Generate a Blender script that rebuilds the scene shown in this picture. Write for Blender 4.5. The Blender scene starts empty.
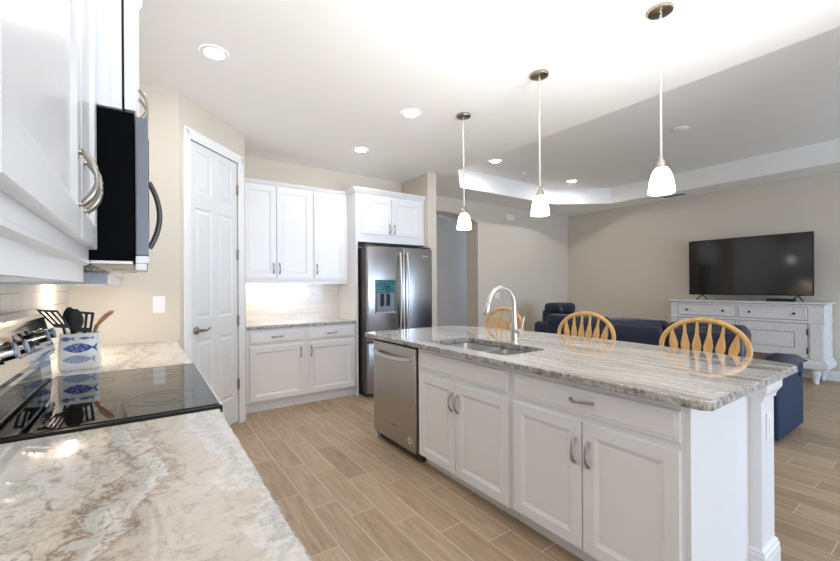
import bpy, bmesh, math, random
from mathutils import Vector, Matrix
random.seed(7)
scene = bpy.context.scene
COL = scene.collection
PI = math.pi

# ------------------------------------------------------------------ camera
cam_d = bpy.data.cameras.new('camera'); cam = bpy.data.objects.new('camera', cam_d); COL.objects.link(cam)
cam_d.sensor_width = 36.0; cam_d.lens = 395.9 / 840 * 36.0; cam_d.shift_y = 5.7 / 840
cam_d.clip_start = 0.02
cam.matrix_world = (Matrix.Translation((0, 0, 1.32)) @ Matrix.Rotation(math.radians(-34.74), 4, 'Z')
                    @ Matrix.Rotation(PI / 2, 4, 'X') @ Matrix.Rotation(-0.00634, 4, 'Z'))
scene.camera = cam
# ------------------------------------------------------------------ world, exposure
w = bpy.data.worlds.new('sky'); scene.world = w; w.use_nodes = True
w.node_tree.nodes['Background'].inputs[0].default_value = (0.62, 0.75, 1.0, 1)
w.node_tree.nodes['Background'].inputs[1].default_value = 1.0
vs = scene.view_settings
vs.view_transform = 'Standard'; vs.look = 'None'; vs.gamma = 1.0; vs.use_curve_mapping = False
vs.exposure = 0.86
scene.cycles.use_denoising = True
scene.cycles.max_bounces = 10; scene.cycles.diffuse_bounces = 6
scene.cycles.sample_clamp_indirect = 6.0
scene.cycles.caustics_reflective = False; scene.cycles.caustics_refractive = False

# ------------------------------------------------------------------ daylight through the windows behind the viewer, plus two unseen fill lights added
def area_light(name, loc, rot, sx, sy, power, col):
    d = bpy.data.lights.new(name, 'AREA'); d.shape = 'RECTANGLE'; d.size = sx; d.size_y = sy
    d.energy = power; d.color = col
    o = bpy.data.objects.new(name, d); COL.objects.link(o); o.location = loc; o.rotation_euler = rot
    return o
area_light('dining_window_daylight', (1.0, -4.95, 1.5), (PI / 2 + 0.2, 0, 0), 2.5, 1.9, 40, (0.88, 0.94, 1.0))
uplight = area_light('ceiling_uplight_fill', (1.7, -0.35, 1.25), (PI - 0.72, 0, 0.0), 1.0, 1.0, 25, (0.97, 0.98, 1.0))  # unseen area light added to brighten the kitchen ceiling, like a bounced speedlight
uplight.data.spread = 1.85
area_light('sliding_door_daylight', (5.3, -4.95, 1.2), (PI / 2 - 0.25, 0, 0), 3.6, 2.1, 125, (0.50, 0.72, 1.0))
area_light('hall_cool_fill', (8.4, 6.28, 1.6), (0, PI / 2, 0), 1.4, 0.9, 26, (0.42, 0.60, 1.0))  # unseen cool lamp added to tint the hall; no window stands there
E_DOWN, E_TRAY, E_PEND, E_STRIP = 82.0, 180.0, 3.5, 6.0      # lamp lens, tray lamp lens, pendant glass and cabinet strip strengths

# ------------------------------------------------------------------ materials
def lin(c):
    return tuple((v / 255 / 12.92 if v / 255 <= 0.04045 else ((v / 255 + 0.055) / 1.055) ** 2.4) for v in c)
def newmat(name):
    m = bpy.data.materials.new(name); m.use_nodes = True
    return m, m.node_tree.nodes, m.node_tree.links, m.node_tree.nodes['Principled BSDF']
def mat(name, rgb, rough=0.5, metal=0.0, spec=0.5, coat=0.0, emit=0.0, var=0.0, vscale=30, bump=0.0, stretch=None):
    m, N, L, b = newmat(name)
    c = lin(rgb)
    b.inputs['Base Color'].default_value = (*c, 1); b.inputs['Roughness'].default_value = rough
    b.inputs['Metallic'].default_value = metal; b.inputs['Specular IOR Level'].default_value = spec
    b.inputs['Coat Weight'].default_value = coat; b.inputs['Coat Roughness'].default_value = 0.08
    if emit:
        b.inputs['Emission Color'].default_value = (*c, 1); b.inputs['Emission Strength'].default_value = emit
    if var or bump:
        tc = N.new('ShaderNodeTexCoord'); mp = N.new('ShaderNodeMapping'); ns = N.new('ShaderNodeTexNoise')
        ns.inputs['Scale'].default_value = vscale; ns.inputs['Detail'].default_value = 4
        if stretch: mp.inputs['Scale'].default_value = stretch
        L.new(tc.outputs['Object'], mp.inputs[0]); L.new(mp.outputs[0], ns.inputs['Vector'])
        if var:
            r = N.new('ShaderNodeValToRGB')
            r.color_ramp.elements[0].position = 0.3; r.color_ramp.elements[1].position = 0.7
            r.color_ramp.elements[0].color = (*[v * (1 - var) for v in c], 1)
            r.color_ramp.elements[1].color = (*[min(1, v * (1 + var)) for v in c], 1)
            L.new(ns.outputs['Fac'], r.inputs[0]); L.new(r.outputs[0], b.inputs['Base Color'])
        if bump:
            bp = N.new('ShaderNodeBump'); bp.inputs['Strength'].default_value = bump; bp.inputs['Distance'].default_value = 0.004
            L.new(ns.outputs['Fac'], bp.inputs['Height']); L.new(bp.outputs[0], b.inputs['Normal'])
    return m

WALL = mat('wall_paint', (214, 205, 191), 0.85, bump=0.08, vscale=90)
CEIL = mat('ceiling_paint', (244, 242, 239), 0.9, bump=0.12, vscale=70)
TRIM = mat('trim_paint', (240, 240, 240), 0.4)
CAB = mat('cabinet_lacquer', (234, 234, 236), 0.32, coat=0.15)
DOORW = mat('door_paint', (226, 227, 228), 0.42)
PLASTIC = mat('white_plastic', (240, 239, 236), 0.35)
NICKEL = mat('brushed_nickel', (172, 163, 152), 0.3, 1.0)
BRONZE = mat('antique_nickel', (168, 156, 140), 0.3, 1.0)
STEEL = mat('stainless_steel', (172, 168, 167), 0.26, 1.0, var=0.05, vscale=8, stretch=(60, 60, 1))
SLATE = mat('warm_steel', (184, 178, 173), 0.34, 1.0, var=0.05, vscale=8, stretch=(60, 60, 1))
BRIGHT = mat('polished_steel', (214, 212, 208), 0.10, 1.0)
SINKM = mat('sink_steel', (226, 225, 223), 0.32, 1.0, var=0.06, vscale=20)
HANDL = mat('satin_steel', (226, 224, 220), 0.32, 1.0)
FAUC = mat('faucet_steel', (208, 204, 198), 0.34, 1.0)
DGREY = mat('dark_grey_metal', (86, 84, 84), 0.4, 0.6)
GREYP = mat('grey_panel', (124, 126, 134), 0.45, 0.4)
BLACKP = mat('black_plastic', (11, 11, 12), 0.42, spec=0.35)
BLACKG = mat('black_glass', (7, 7, 8), 0.03, spec=0.7)
RING = mat('burner_print', (16, 16, 17), 0.08)
BLUEFILM = mat('blue_grey_film', (152, 170, 196), 0.3, 0.5)
TEAL = mat('dispenser_display', (20, 92, 98), 0.12, var=0.9, vscale=45)
NAVY = mat('navy_leather', (27, 36, 60), 0.36, spec=0.5, bump=0.25, vscale=120, var=0.12)
NAVYF = mat('navy_fabric', (18, 42, 72), 0.7, bump=0.3, vscale=300, var=0.1)
WHITEW = mat('whitewashed_wood', (222, 221, 222), 0.6, var=0.09, vscale=14, stretch=(1, 9, 1), bump=0.2)
WHITEWV = mat('whitewashed_wood_doors', (220, 219, 221), 0.6, var=0.10, vscale=14, stretch=(1, 12, 1), bump=0.2)
GROOVE = mat('grey_edge', (140, 140, 146), 0.7)  # flat grey for strips outlining console drawers and doors, for recess contrast
KNOBD = mat('dark_iron', (30, 28, 28), 0.4, 0.7)
OAK = mat('honey_oak', (204, 160, 98), 0.36, var=0.14, vscale=9, stretch=(4, 4, 1), coat=0.2)
SPOONW = mat('wooden_spoon_wood', (178, 134, 98), 0.55, var=0.12, vscale=30)
BROWNW = mat('brown_table_wood', (92, 68, 54), 0.5, var=0.2, vscale=12)
CERAMIC = mat('crock_glaze', (236, 233, 226), 0.22, coat=0.4)
FISHB = mat('blue_fish_glaze', (52, 84, 158), 0.3, var=0.8, vscale=110)
m_, N_, L_, b_ = newmat('speckled_blue_glaze')
t_ = N_.new('ShaderNodeTexCoord'); v_ = N_.new('ShaderNodeTexVoronoi'); v_.inputs['Scale'].default_value = 150; L_.new(t_.outputs['Object'], v_.inputs['Vector'])
r_ = N_.new('ShaderNodeValToRGB'); r_.color_ramp.elements[0].position = .18; r_.color_ramp.elements[0].color = (*lin((226, 226, 226)), 1); r_.color_ramp.elements[1].position = .36; r_.color_ramp.elements[1].color = (*lin((46, 72, 140)), 1)
L_.new(v_.outputs['Distance'], r_.inputs[0]); L_.new(r_.outputs[0], b_.inputs['Base Color']); b_.inputs['Roughness'].default_value = .25
FISHB = m_
FISHG = mat('grey_blue_fish_glaze', (96, 110, 146), 0.35, var=0.3, vscale=140)
FISHL = mat('pale_blue_fish_glaze', (164, 174, 198), 0.35, var=0.45, vscale=160)
SCREEN = mat('television_glass', (9, 9, 10), 0.09, spec=0.6)
LENS = mat('lamp_lens', (255, 252, 248), 0.4, emit=E_DOWN)
LENST = mat('tray_lamp_lens', (255, 252, 248), 0.4, emit=E_TRAY)
SHADEG = mat('pendant_glass', (255, 248, 238), 0.3, emit=E_PEND)
STRIP = mat('strip_light', (255, 240, 218), 0.4, emit=E_STRIP)
STRIPF = mat('short_strip_light', (255, 236, 210), 0.4, emit=58.0)
STRIPN = mat('dim_strip_light', (255, 238, 214), 0.4, emit=4.0)
DARKGAP = mat('shadow_gap_black', (14, 14, 14), 0.8)
CAULK = mat('sticker_white', (228, 226, 220), 0.5)
PRINT = mat('sticker_print', (140, 138, 134), 0.5)

def tile_floor():
    m, N, L, b = newmat('wood_look_floor_tile')
    def math_(op, a, c=None):
        n = N.new('ShaderNodeMath'); n.operation = op
        for i, v in enumerate((a, c)):
            if v is None: continue
            if isinstance(v, (int, float)): n.inputs[i].default_value = v
            else: L.new(v, n.inputs[i])
        return n.outputs[0]
    tc = N.new('ShaderNodeTexCoord'); sx = N.new('ShaderNodeSeparateXYZ'); L.new(tc.outputs['Object'], sx.inputs[0])
    PW, PL = 0.1615, 0.62
    xr = math_('DIVIDE', math_('SUBTRACT', sx.outputs[0], 0.965), PW)
    row = math_('FLOOR', xr); fx = math_('SUBTRACT', xr, row)
    yr = math_('DIVIDE', math_('ADD', math_('SUBTRACT', sx.outputs[1], 1.483 - 6.2), math_('MULTIPLY', math_('SUBTRACT', row, 3), 0.2067)), PL)
    pl = math_('FLOOR', yr); fy = math_('SUBTRACT', yr, pl)
    ex = math_('MULTIPLY', math_('MINIMUM', fx, math_('SUBTRACT', 1, fx)), PW)
    ey = math_('MULTIPLY', math_('MINIMUM', fy, math_('SUBTRACT', 1, fy)), PL)
    d = math_('MINIMUM', ex, ey)
    grout = math_('LESS_THAN', d, 0.0021)
    cb = N.new('ShaderNodeCombineXYZ'); L.new(row, cb.inputs[0]); L.new(pl, cb.inputs[1])
    wn = N.new('ShaderNodeTexWhiteNoise'); L.new(cb.outputs[0], wn.inputs['Vector'])
    ramp = N.new('ShaderNodeValToRGB'); cr = ramp.color_ramp
    cr.elements[0].color = (*lin((172, 149, 122)), 1); cr.elements[1].color = (*lin((192, 170, 143)), 1)
    e = cr.elements.new(0.5); e.color = (*lin((182, 159, 132)), 1)
    L.new(wn.outputs['Value'], ramp.inputs[0])
    # grain along the plank
    off = N.new('ShaderNodeVectorMath'); off.operation = 'SCALE'; L.new(wn.outputs['Color'], off.inputs[0]); off.inputs['Scale'].default_value = 37
    ad = N.new('ShaderNodeVectorMath'); L.new(tc.outputs['Object'], ad.inputs[0]); L.new(off.outputs[0], ad.inputs[1])
    mp = N.new('ShaderNodeMapping'); mp.inputs['Scale'].default_value = (34, 2.2, 1); L.new(ad.outputs[0], mp.inputs[0])
    ns = N.new('ShaderNodeTexNoise'); ns.inputs['Scale'].default_value = 1.6; ns.inputs['Detail'].default_value = 6; ns.inputs['Roughness'].default_value = 0.62; ns.inputs['Distortion'].default_value = 0.6
    L.new(mp.outputs[0], ns.inputs['Vector'])
    g = N.new('ShaderNodeValToRGB'); g.color_ramp.elements[0].position = 0.28; g.color_ramp.elements[1].position = 0.72
    g.color_ramp.elements[0].color = (0.56, 0.53, 0.50, 1); g.color_ramp.elements[1].color = (1.18, 1.17, 1.16, 1)
    L.new(ns.outputs['Fac'], g.inputs[0])
    mx = N.new('ShaderNodeMix'); mx.data_type = 'RGBA'; mx.blend_type = 'MULTIPLY'; mx.inputs[0].default_value = 0.75
    L.new(ramp.outputs[0], mx.inputs[6]); L.new(g.outputs[0], mx.inputs[7])
    m2 = N.new('ShaderNodeMix'); m2.data_type = 'RGBA'; L.new(grout, m2.inputs[0]); L.new(mx.outputs[2], m2.inputs[6])
    m2.inputs[7].default_value = (*lin((212, 200, 182)), 1); L.new(m2.outputs[2], b.inputs['Base Color'])
    b.inputs['Roughness'].default_value = 0.42; b.inputs['Specular IOR Level'].default_value = 0.4
    bp = N.new('ShaderNodeBump'); bp.inputs['Strength'].default_value = 0.3; bp.inputs['Distance'].default_value = 0.003
    L.new(math_('SUBTRACT', 1, grout), bp.inputs['Height']); L.new(bp.outputs[0], b.inputs['Normal'])
    return m
FLOOR = tile_floor()

def subway(name, ax):
    m, N, L, b = newmat(name)
    tc = N.new('ShaderNodeTexCoord'); sx = N.new('ShaderNodeSeparateXYZ'); cb = N.new('ShaderNodeCombineXYZ'); br = N.new('ShaderNodeTexBrick')
    L.new(tc.outputs['Object'], sx.inputs[0]); L.new(sx.outputs[ax], cb.inputs[0]); L.new(sx.outputs[2], cb.inputs[1]); L.new(cb.outputs[0], br.inputs['Vector'])
    br.inputs['Scale'].default_value = 1; br.inputs['Brick Width'].default_value = 0.153; br.inputs['Row Height'].default_value = 0.0765 if ax == 1 else 0.055
    br.inputs['Mortar Size'].default_value = 0.0022; br.inputs['Mortar Smooth'].default_value = 0.3
    br.inputs['Color1'].default_value = (*lin((240, 237, 232)), 1); br.inputs['Color2'].default_value = (*lin((234, 230, 225)), 1)
    br.inputs['Mortar'].default_value = (*lin((186, 180, 172)), 1) if ax == 1 else (*lin((222, 216, 210)), 1)
    L.new(br.outputs['Color'], b.inputs['Base Color']); b.inputs['Roughness'].default_value = 0.12
    bp = N.new('ShaderNodeBump'); bp.invert = True; bp.inputs['Strength'].default_value = 0.6; bp.inputs['Distance'].default_value = 0.003
    L.new(br.outputs['Fac'], bp.inputs['Height']); L.new(bp.outputs[0], b.inputs['Normal'])
    return m
TILE_L = subway('subway_tile_side', 1); TILE_B = subway('subway_tile_back', 0)

def granite(name, swirl, base, mids, shift=(0, 0, 0), streak=(7.0, 0.55, 3.0)):
    """polished stone: long wavy streaks along Y, folded by a slow warp, with fine mineral flecks"""
    m, N, L, b = newmat(name)
    tc = N.new('ShaderNodeTexCoord'); mp0 = N.new('ShaderNodeMapping'); mp0.inputs['Location'].default_value = shift
    L.new(tc.outputs['Object'], mp0.inputs[0])
    wn = N.new('ShaderNodeTexNoise'); wn.inputs['Scale'].default_value = 2.6; wn.inputs['Detail'].default_value = 3; L.new(mp0.outputs[0], wn.inputs['Vector'])
    s1 = N.new('ShaderNodeVectorMath'); s1.operation = 'SUBTRACT'; L.new(wn.outputs['Color'], s1.inputs[0]); s1.inputs[1].default_value = (.5, .5, .5)
    s2 = N.new('ShaderNodeVectorMath'); s2.operation = 'SCALE'; s2.inputs['Scale'].default_value = swirl; L.new(s1.outputs[0], s2.inputs[0])
    a = N.new('ShaderNodeVectorMath'); L.new(mp0.outputs[0], a.inputs[0]); L.new(s2.outputs[0], a.inputs[1])
    mp = N.new('ShaderNodeMapping'); mp.inputs['Scale'].default_value = streak; L.new(a.outputs[0], mp.inputs[0])
    n1 = N.new('ShaderNodeTexNoise'); n1.inputs['Scale'].default_value = 1.0; n1.inputs['Detail'].default_value = 7; n1.inputs['Roughness'].default_value = 0.62
    L.new(mp.outputs[0], n1.inputs['Vector'])
    r = N.new('ShaderNodeValToRGB'); cr = r.color_ramp
    cr.elements[0].position = mids[0][0]; cr.elements[0].color = (*lin(mids[0][1]), 1)
    cr.elements[1].position = mids[-1][0]; cr.elements[1].color = (*lin(mids[-1][1]), 1)
    for p, c in mids[1:-1]:
        e = cr.elements.new(p); e.color = (*lin(c), 1)
    L.new(n1.outputs['Fac'], r.inputs[0])
    # mineral flecks
    n2 = N.new('ShaderNodeTexNoise'); n2.inputs['Scale'].default_value = 55; n2.inputs['Detail'].default_value = 5; n2.inputs['Roughness'].default_value = 0.7; L.new(a.outputs[0], n2.inputs['Vector'])
    r2 = N.new('ShaderNodeValToRGB'); r2.color_ramp.elements[0].position = 0.30; r2.color_ramp.elements[1].position = 0.52
    r2.color_ramp.elements[0].color = (*lin((168, 166, 158)), 1); r2.color_ramp.elements[1].color = (1, 1, 1, 1)
    L.new(n2.outputs['Fac'], r2.inputs[0])
    mx = N.new('ShaderNodeMix'); mx.data_type = 'RGBA'; mx.blend_type = 'MULTIPLY'; mx.inputs[0].default_value = 0.55
    L.new(r.outputs[0], mx.inputs[6]); L.new(r2.outputs[0], mx.inputs[7])
    # crystalline dark patches, sparse
    n3 = N.new('ShaderNodeTexNoise'); n3.inputs['Scale'].default_value = 9; n3.inputs['Detail'].default_value = 8; n3.inputs['Roughness'].default_value = 0.7; L.new(a.outputs[0], n3.inputs['Vector'])
    r3 = N.new('ShaderNodeValToRGB'); r3.color_ramp.elements[0].position = 0.62; r3.color_ramp.elements[1].position = 0.72
    r3.color_ramp.elements[0].color = (0, 0, 0, 1); r3.color_ramp.elements[1].color = (.6, .6, .6, 1)
    L.new(n3.outputs['Fac'], r3.inputs[0])
    m3 = N.new('ShaderNodeMix'); m3.data_type = 'RGBA'; L.new(r3.outputs[0], m3.inputs[0]); L.new(mx.outputs[2], m3.inputs[6])
    m3.inputs[7].default_value = (*lin(base), 1)
    L.new(m3.outputs[2], b.inputs['Base Color'])
    b.inputs['Roughness'].default_value = 0.02; b.inputs['Coat Weight'].default_value = 0.6; b.inputs['Coat Roughness'].default_value = 0.01; b.inputs['Specular IOR Level'].default_value = 1.0
    return m
def band_granite(name):
    """polished white stone crossed by folded brown, tan and grey-green bands that run along Y"""
    m, N, L, b = newmat(name)
    tc = N.new('ShaderNodeTexCoord')
    def noise(scale, det, rough, sc=(1, 1, 1), loc=(0, 0, 0), dist=0.0):
        mp = N.new('ShaderNodeMapping'); mp.inputs['Scale'].default_value = sc; mp.inputs['Location'].default_value = loc; L.new(tc.outputs['Object'], mp.inputs[0])
        n = N.new('ShaderNodeTexNoise'); n.inputs['Scale'].default_value = scale; n.inputs['Detail'].default_value = det; n.inputs['Roughness'].default_value = rough; n.inputs['Distortion'].default_value = dist
        L.new(mp.outputs[0], n.inputs['Vector']); return n.outputs['Fac']
    def ma(op, a, c, d=None):
        n = N.new('ShaderNodeMath'); n.operation = op
        for i, v in enumerate((a, c, d)):
            if v is None: continue
            if isinstance(v, (int, float)): n.inputs[i].default_value = v
            else: L.new(v, n.inputs[i])
        return n.outputs[0]
    def ramp(f, stops, interp='LINEAR'):
        r = N.new('ShaderNodeValToRGB'); cr = r.color_ramp; cr.interpolation = interp
        cr.elements[0].position = stops[0][0]; cr.elements[0].color = (*lin(stops[0][1]), 1)
        cr.elements[1].position = stops[-1][0]; cr.elements[1].color = (*lin(stops[-1][1]), 1)
        for p, c in stops[1:-1]:
            e = cr.elements.new(p); e.color = (*lin(c), 1)
        L.new(f, r.inputs[0]); return r.outputs[0]
    def mix(f, a, c, mode='MIX'):
        n = N.new('ShaderNodeMix'); n.data_type = 'RGBA'; n.blend_type = mode
        if isinstance(f, (int, float)): n.inputs[0].default_value = f
        else: L.new(f, n.inputs[0])
        L.new(a, n.inputs[6])
        if isinstance(c, tuple): n.inputs[7].default_value = (*lin(c), 1)
        else: L.new(c, n.inputs[7])
        return n.outputs[2]
    sx = N.new('ShaderNodeSeparateXYZ'); L.new(tc.outputs['Object'], sx.inputs[0])
    warp = ma('ADD', ma('MULTIPLY', ma('SUBTRACT', noise(2.2, 2, .5, (1.3, 1, 1), (3.3, .4, 0)), .5), .30), ma('ADD', ma('MULTIPLY', ma('SUBTRACT', noise(9, 6, .65, dist=1.2), .5), .17), ma('MULTIPLY', ma('SUBTRACT', noise(40, 5, .7, dist=1.0), .5), .10)))
    t = ma('ADD', ma('MULTIPLY', ma('ADD', sx.outputs[0], warp), 1.35), .66)          # 0 at the wall, about .93 at the front edge
    W_, T_ = (228, 228, 226), (208, 201, 192)
    col = ramp(t, [(0, W_), (.30, W_), (.335, (214, 213, 204)), (.36, W_), (.455, (218, 216, 211)), (.475, (196, 192, 180)), (.49, (214, 209, 202)), (.53, (200, 188, 176)), (.55, (146, 130, 116)), (.565, (196, 194, 188)), (.60, (196, 197, 194)), (.63, (222, 220, 217)), (.66, (176, 160, 148)), (.685, (203, 194, 185)), (.735, T_), (.79, (214, 205, 195)), (.815, (226, 225, 222)), (.85, (198, 198, 194)), (.89, (226, 222, 217)), (1, (206, 204, 199))])
    fine = noise(30, 8, .78, dist=1.0)
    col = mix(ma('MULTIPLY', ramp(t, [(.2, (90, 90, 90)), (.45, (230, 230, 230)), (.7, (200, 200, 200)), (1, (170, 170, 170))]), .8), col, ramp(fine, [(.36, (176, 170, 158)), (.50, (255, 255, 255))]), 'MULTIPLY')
    # grey-green mineral clots, thickest in the middle bands
    clot = ma('MULTIPLY', ramp(noise(19, 8, .75, (1.5, .8, 1), dist=1.4), [(.53, (0, 0, 0)), (.61, (255, 255, 255))]), ramp(t, [(.2, (60, 60, 60)), (.44, (245, 245, 245)), (.68, (245, 245, 245)), (.74, (40, 40, 40)), (.84, (150, 150, 150))]))
    col = mix(ma('MULTIPLY', clot, .8), col, (128, 126, 114))
    L.new(col, b.inputs['Base Color']); b.inputs['Roughness'].default_value = 0.02; b.inputs['Coat Weight'].default_value = 0.6; b.inputs['Coat Roughness'].default_value = 0.01; b.inputs['Specular IOR Level'].default_value = 0.6
    return m
def edge_stone(name):
    m, N, L, b = newmat(name)
    tc = N.new('ShaderNodeTexCoord'); n = N.new('ShaderNodeTexNoise'); n.inputs['Scale'].default_value = 38; n.inputs['Detail'].default_value = 6; n.inputs['Roughness'].default_value = 0.72
    L.new(tc.outputs['Object'], n.inputs['Vector'])
    r = N.new('ShaderNodeValToRGB'); cr = r.color_ramp
    cr.elements[0].position = 0.34; cr.elements[0].color = (*lin((62, 59, 56)), 1); cr.elements[1].position = 0.64; cr.elements[1].color = (*lin((214, 211, 207)), 1)
    e = cr.elements.new(0.47); e.color = (*lin((158, 153, 147)), 1)
    L.new(n.outputs['Fac'], r.inputs[0]); L.new(r.outputs[0], b.inputs['Base Color']); b.inputs['Roughness'].default_value = 0.3
    bp = N.new('ShaderNodeBump'); bp.inputs['Strength'].default_value = 0.7; bp.inputs['Distance'].default_value = 0.006; L.new(n.outputs['Fac'], bp.inputs['Height']); L.new(bp.outputs[0], b.inputs['Normal'])
    return m
GR_LEFT = band_granite('swirled_granite'); GR_LEFT.node_tree.nodes['Principled BSDF'].inputs['Coat Weight'].default_value = 0.0
GR_ISL = granite('streaked_granite', 0.13, (156, 152, 148), [(0.30, (158, 153, 147)), (0.41, (196, 192, 188)), (0.475, (240, 239, 237)), (0.52, (200, 196, 192)), (0.57, (222, 219, 216)), (0.61, (242, 241, 239)), (0.66, (202, 198, 193)), (0.75, (172, 166, 160))], (3.1, 1.7, 0), (6.0, 0.34, 3.0))
GR_EDGE = edge_stone('chiselled_granite_edge')

# ------------------------------------------------------------------ geometry helpers
class Fr:
    """a vertical face: u runs to the right for someone facing it, v up, n out of it"""
    def __init__(s, O, u):
        s.O = Vector((O[0], O[1], O[2] if len(O) > 2 else 0)); s.u = Vector((u[0], u[1], 0)).normalized(); s.v = Vector((0, 0, 1)); s.n = s.u.cross(s.v)
    def __call__(s, u, v, n): return s.O + s.u * u + s.v * v + s.n * n
WORLD = None
def B(): return bmesh.new()
def hexa(bm, P, bev=0.0, seg=2):
    vs_ = [bm.verts.new(p) for p in P]
    fs = [(0, 3, 2, 1), (4, 5, 6, 7), (0, 1, 5, 4), (1, 2, 6, 5), (2, 3, 7, 6), (3, 0, 4, 7)]
    F = [bm.faces.new([vs_[i] for i in f]) for f in fs]
    if bev > 0:
        ed = list({e for f in F for e in f.edges})
        bmesh.ops.bevel(bm, geom=ed, offset=bev, segments=seg, profile=0.5, affect='EDGES')
def box(bm, x0, x1, y0, y1, z0, z1, bev=0.0, seg=2):
    hexa(bm, [(x0, y0, z0), (x1, y0, z0), (x1, y1, z0), (x0, y1, z0), (x0, y0, z1), (x1, y0, z1), (x1, y1, z1), (x0, y1, z1)], bev, seg)
def fbox(bm, F, u0, u1, v0, v1, n0, n1, bev=0.0, seg=2):
    hexa(bm, [F(u0, v0, n1), F(u1, v0, n1), F(u1, v0, n0), F(u0, v0, n0), F(u0, v1, n1), F(u1, v1, n1), F(u1, v1, n0), F(u0, v1, n0)], bev, seg)
def loft(bm, loops, cap0=True, cap1=True, closed=True):
    R = [[bm.verts.new(p) for p in l] for l in loops]
    n = len(R[0])
    for a, b in zip(R, R[1:]):
        for i in range(n if closed else n - 1):
            j = (i + 1) % n
            try: bm.faces.new((a[i], a[j], b[j], b[i]))
            except ValueError: pass
    if cap0: bm.faces.new(list(reversed(R[0])))
    if cap1: bm.faces.new(R[-1])
    return R
def circ(c, ax, r, seg, r2=None):
    ax = Vector(ax).normalized(); t = Vector((0, 0, 1)) if abs(ax.z) < 0.9 else Vector((1, 0, 0))
    a = ax.cross(t).normalized(); b = ax.cross(a).normalized(); c = Vector(c)
    return [c + a * (r * math.cos(2 * PI * i / seg)) + b * ((r2 or r) * math.sin(2 * PI * i / seg)) for i in range(seg)]
def cyl(bm, p0, p1, r0, r1=None, seg=20):
    p0, p1 = Vector(p0), Vector(p1); r1 = r0 if r1 is None else r1
    loft(bm, [circ(p0, p1 - p0, r0, seg), circ(p1, p1 - p0, r1, seg)])
def lathe(bm, prof, c=(0, 0, 0), seg=28, cap0=True, cap1=True):
    loft(bm, [[(c[0] + r * math.cos(2 * PI * i / seg), c[1] + r * math.sin(2 * PI * i / seg), c[2] + z) for i in range(seg)] for r, z in prof], cap0, cap1)
def tube(bm, pts, rad, seg=10, flat=1.0):
    pts = [Vector(p) for p in pts]; n = len(pts)
    if not isinstance(rad, (list, tuple)): rad = [rad] * n
    T = [(pts[min(i + 1, n - 1)] - pts[max(i - 1, 0)]).normalized() for i in range(n)]
    up = Vector((0, 0, 1)) if abs(T[0].z) < 0.9 else Vector((1, 0, 0))
    a = T[0].cross(up).normalized(); loops = []
    for i in range(n):
        a = (a - T[i] * a.dot(T[i])).normalized(); b = T[i].cross(a)
        loops.append([pts[i] + a * (rad[i] * math.cos(2 * PI * k / seg)) + b * (rad[i] * flat * math.sin(2 * PI * k / seg)) for k in range(seg)])
    loft(bm, loops)
def prism(bm, poly, d):
    """extrude the closed 3-D polygon by vector d"""
    d = Vector(d); loft(bm, [[Vector(p) for p in poly], [Vector(p) + d for p in poly]])
def rrect(x0, x1, y0, y1, r, z, seg=5):
    out = []
    for cx, cy, a in ((x1 - r, y1 - r, 0), (x0 + r, y1 - r, PI / 2), (x0 + r, y0 + r, PI), (x1 - r, y0 + r, 1.5 * PI)):
        for k in range(seg + 1):
            t = a + k / seg * PI / 2; out.append(Vector((cx + r * math.cos(t), cy + r * math.sin(t), z)))
    return out
def moulding(bm, F, u0, u1, nb, prof, left=True, right=True):
    """profile (out, v) run round the front and both sides of a box front at n=0"""
    loops = []
    for o, v in prof:
        l = [F(u0 - (o if left else 0), v, nb), F(u0 - (o if left else 0), v, o), F(u1 + (o if right else 0), v, o), F(u1 + (o if right else 0), v, nb)]
        loops.append(l)
    loft(bm, loops)
def run(bm, F, u0, u1, prof):
    loft(bm, [[F(u, v, o) for o, v in prof] for u in (u0, u1)])
def panel(bm, F, us, vs_, n0, t, cells, rings, ch=0.003):
    """a slab whose front is cut into a grid; the cells named become recessed raised panels"""
    U0, U1, V0, V1 = us[0], us[-1], vs_[0], vs_[-1]
    us = [U0 + ch] + list(us[1:-1]) + [U1 - ch]; vs_ = [V0 + ch] + list(vs_[1:-1]) + [V1 - ch]
    q = lambda *p: bm.faces.new([bm.verts.new(x) for x in p])
    for i in range(len(us) - 1):
        for j in range(len(vs_) - 1):
            a, b, c, d = us[i], us[i + 1], vs_[j], vs_[j + 1]
            if (i, j) not in cells:
                q(F(a, c, t), F(b, c, t), F(b, d, t), F(a, d, t))
            else:
                pl = [(a, b, c, d, t)]
                for ins, dn in rings: pl.append((a + ins, b - ins, c + ins, d - ins, t + dn))
                L = [[F(p[0], p[2], p[4]), F(p[1], p[2], p[4]), F(p[1], p[3], p[4]), F(p[0], p[3], p[4])] for p in pl]
                loft(bm, L, cap0=False)
    o = lambda i, n: [F(U0 + i, V0 + i, n), F(U1 - i, V0 + i, n), F(U1 - i, V1 - i, n), F(U0 + i, V1 - i, n)]
    loft(bm, [o(0, n0), o(0, t - ch), o(ch, t)], cap1=False)
RINGS = [(0.004, -0.002), (0.020, -0.009), (0.026, -0.009), (0.030, -0.008)]

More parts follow.
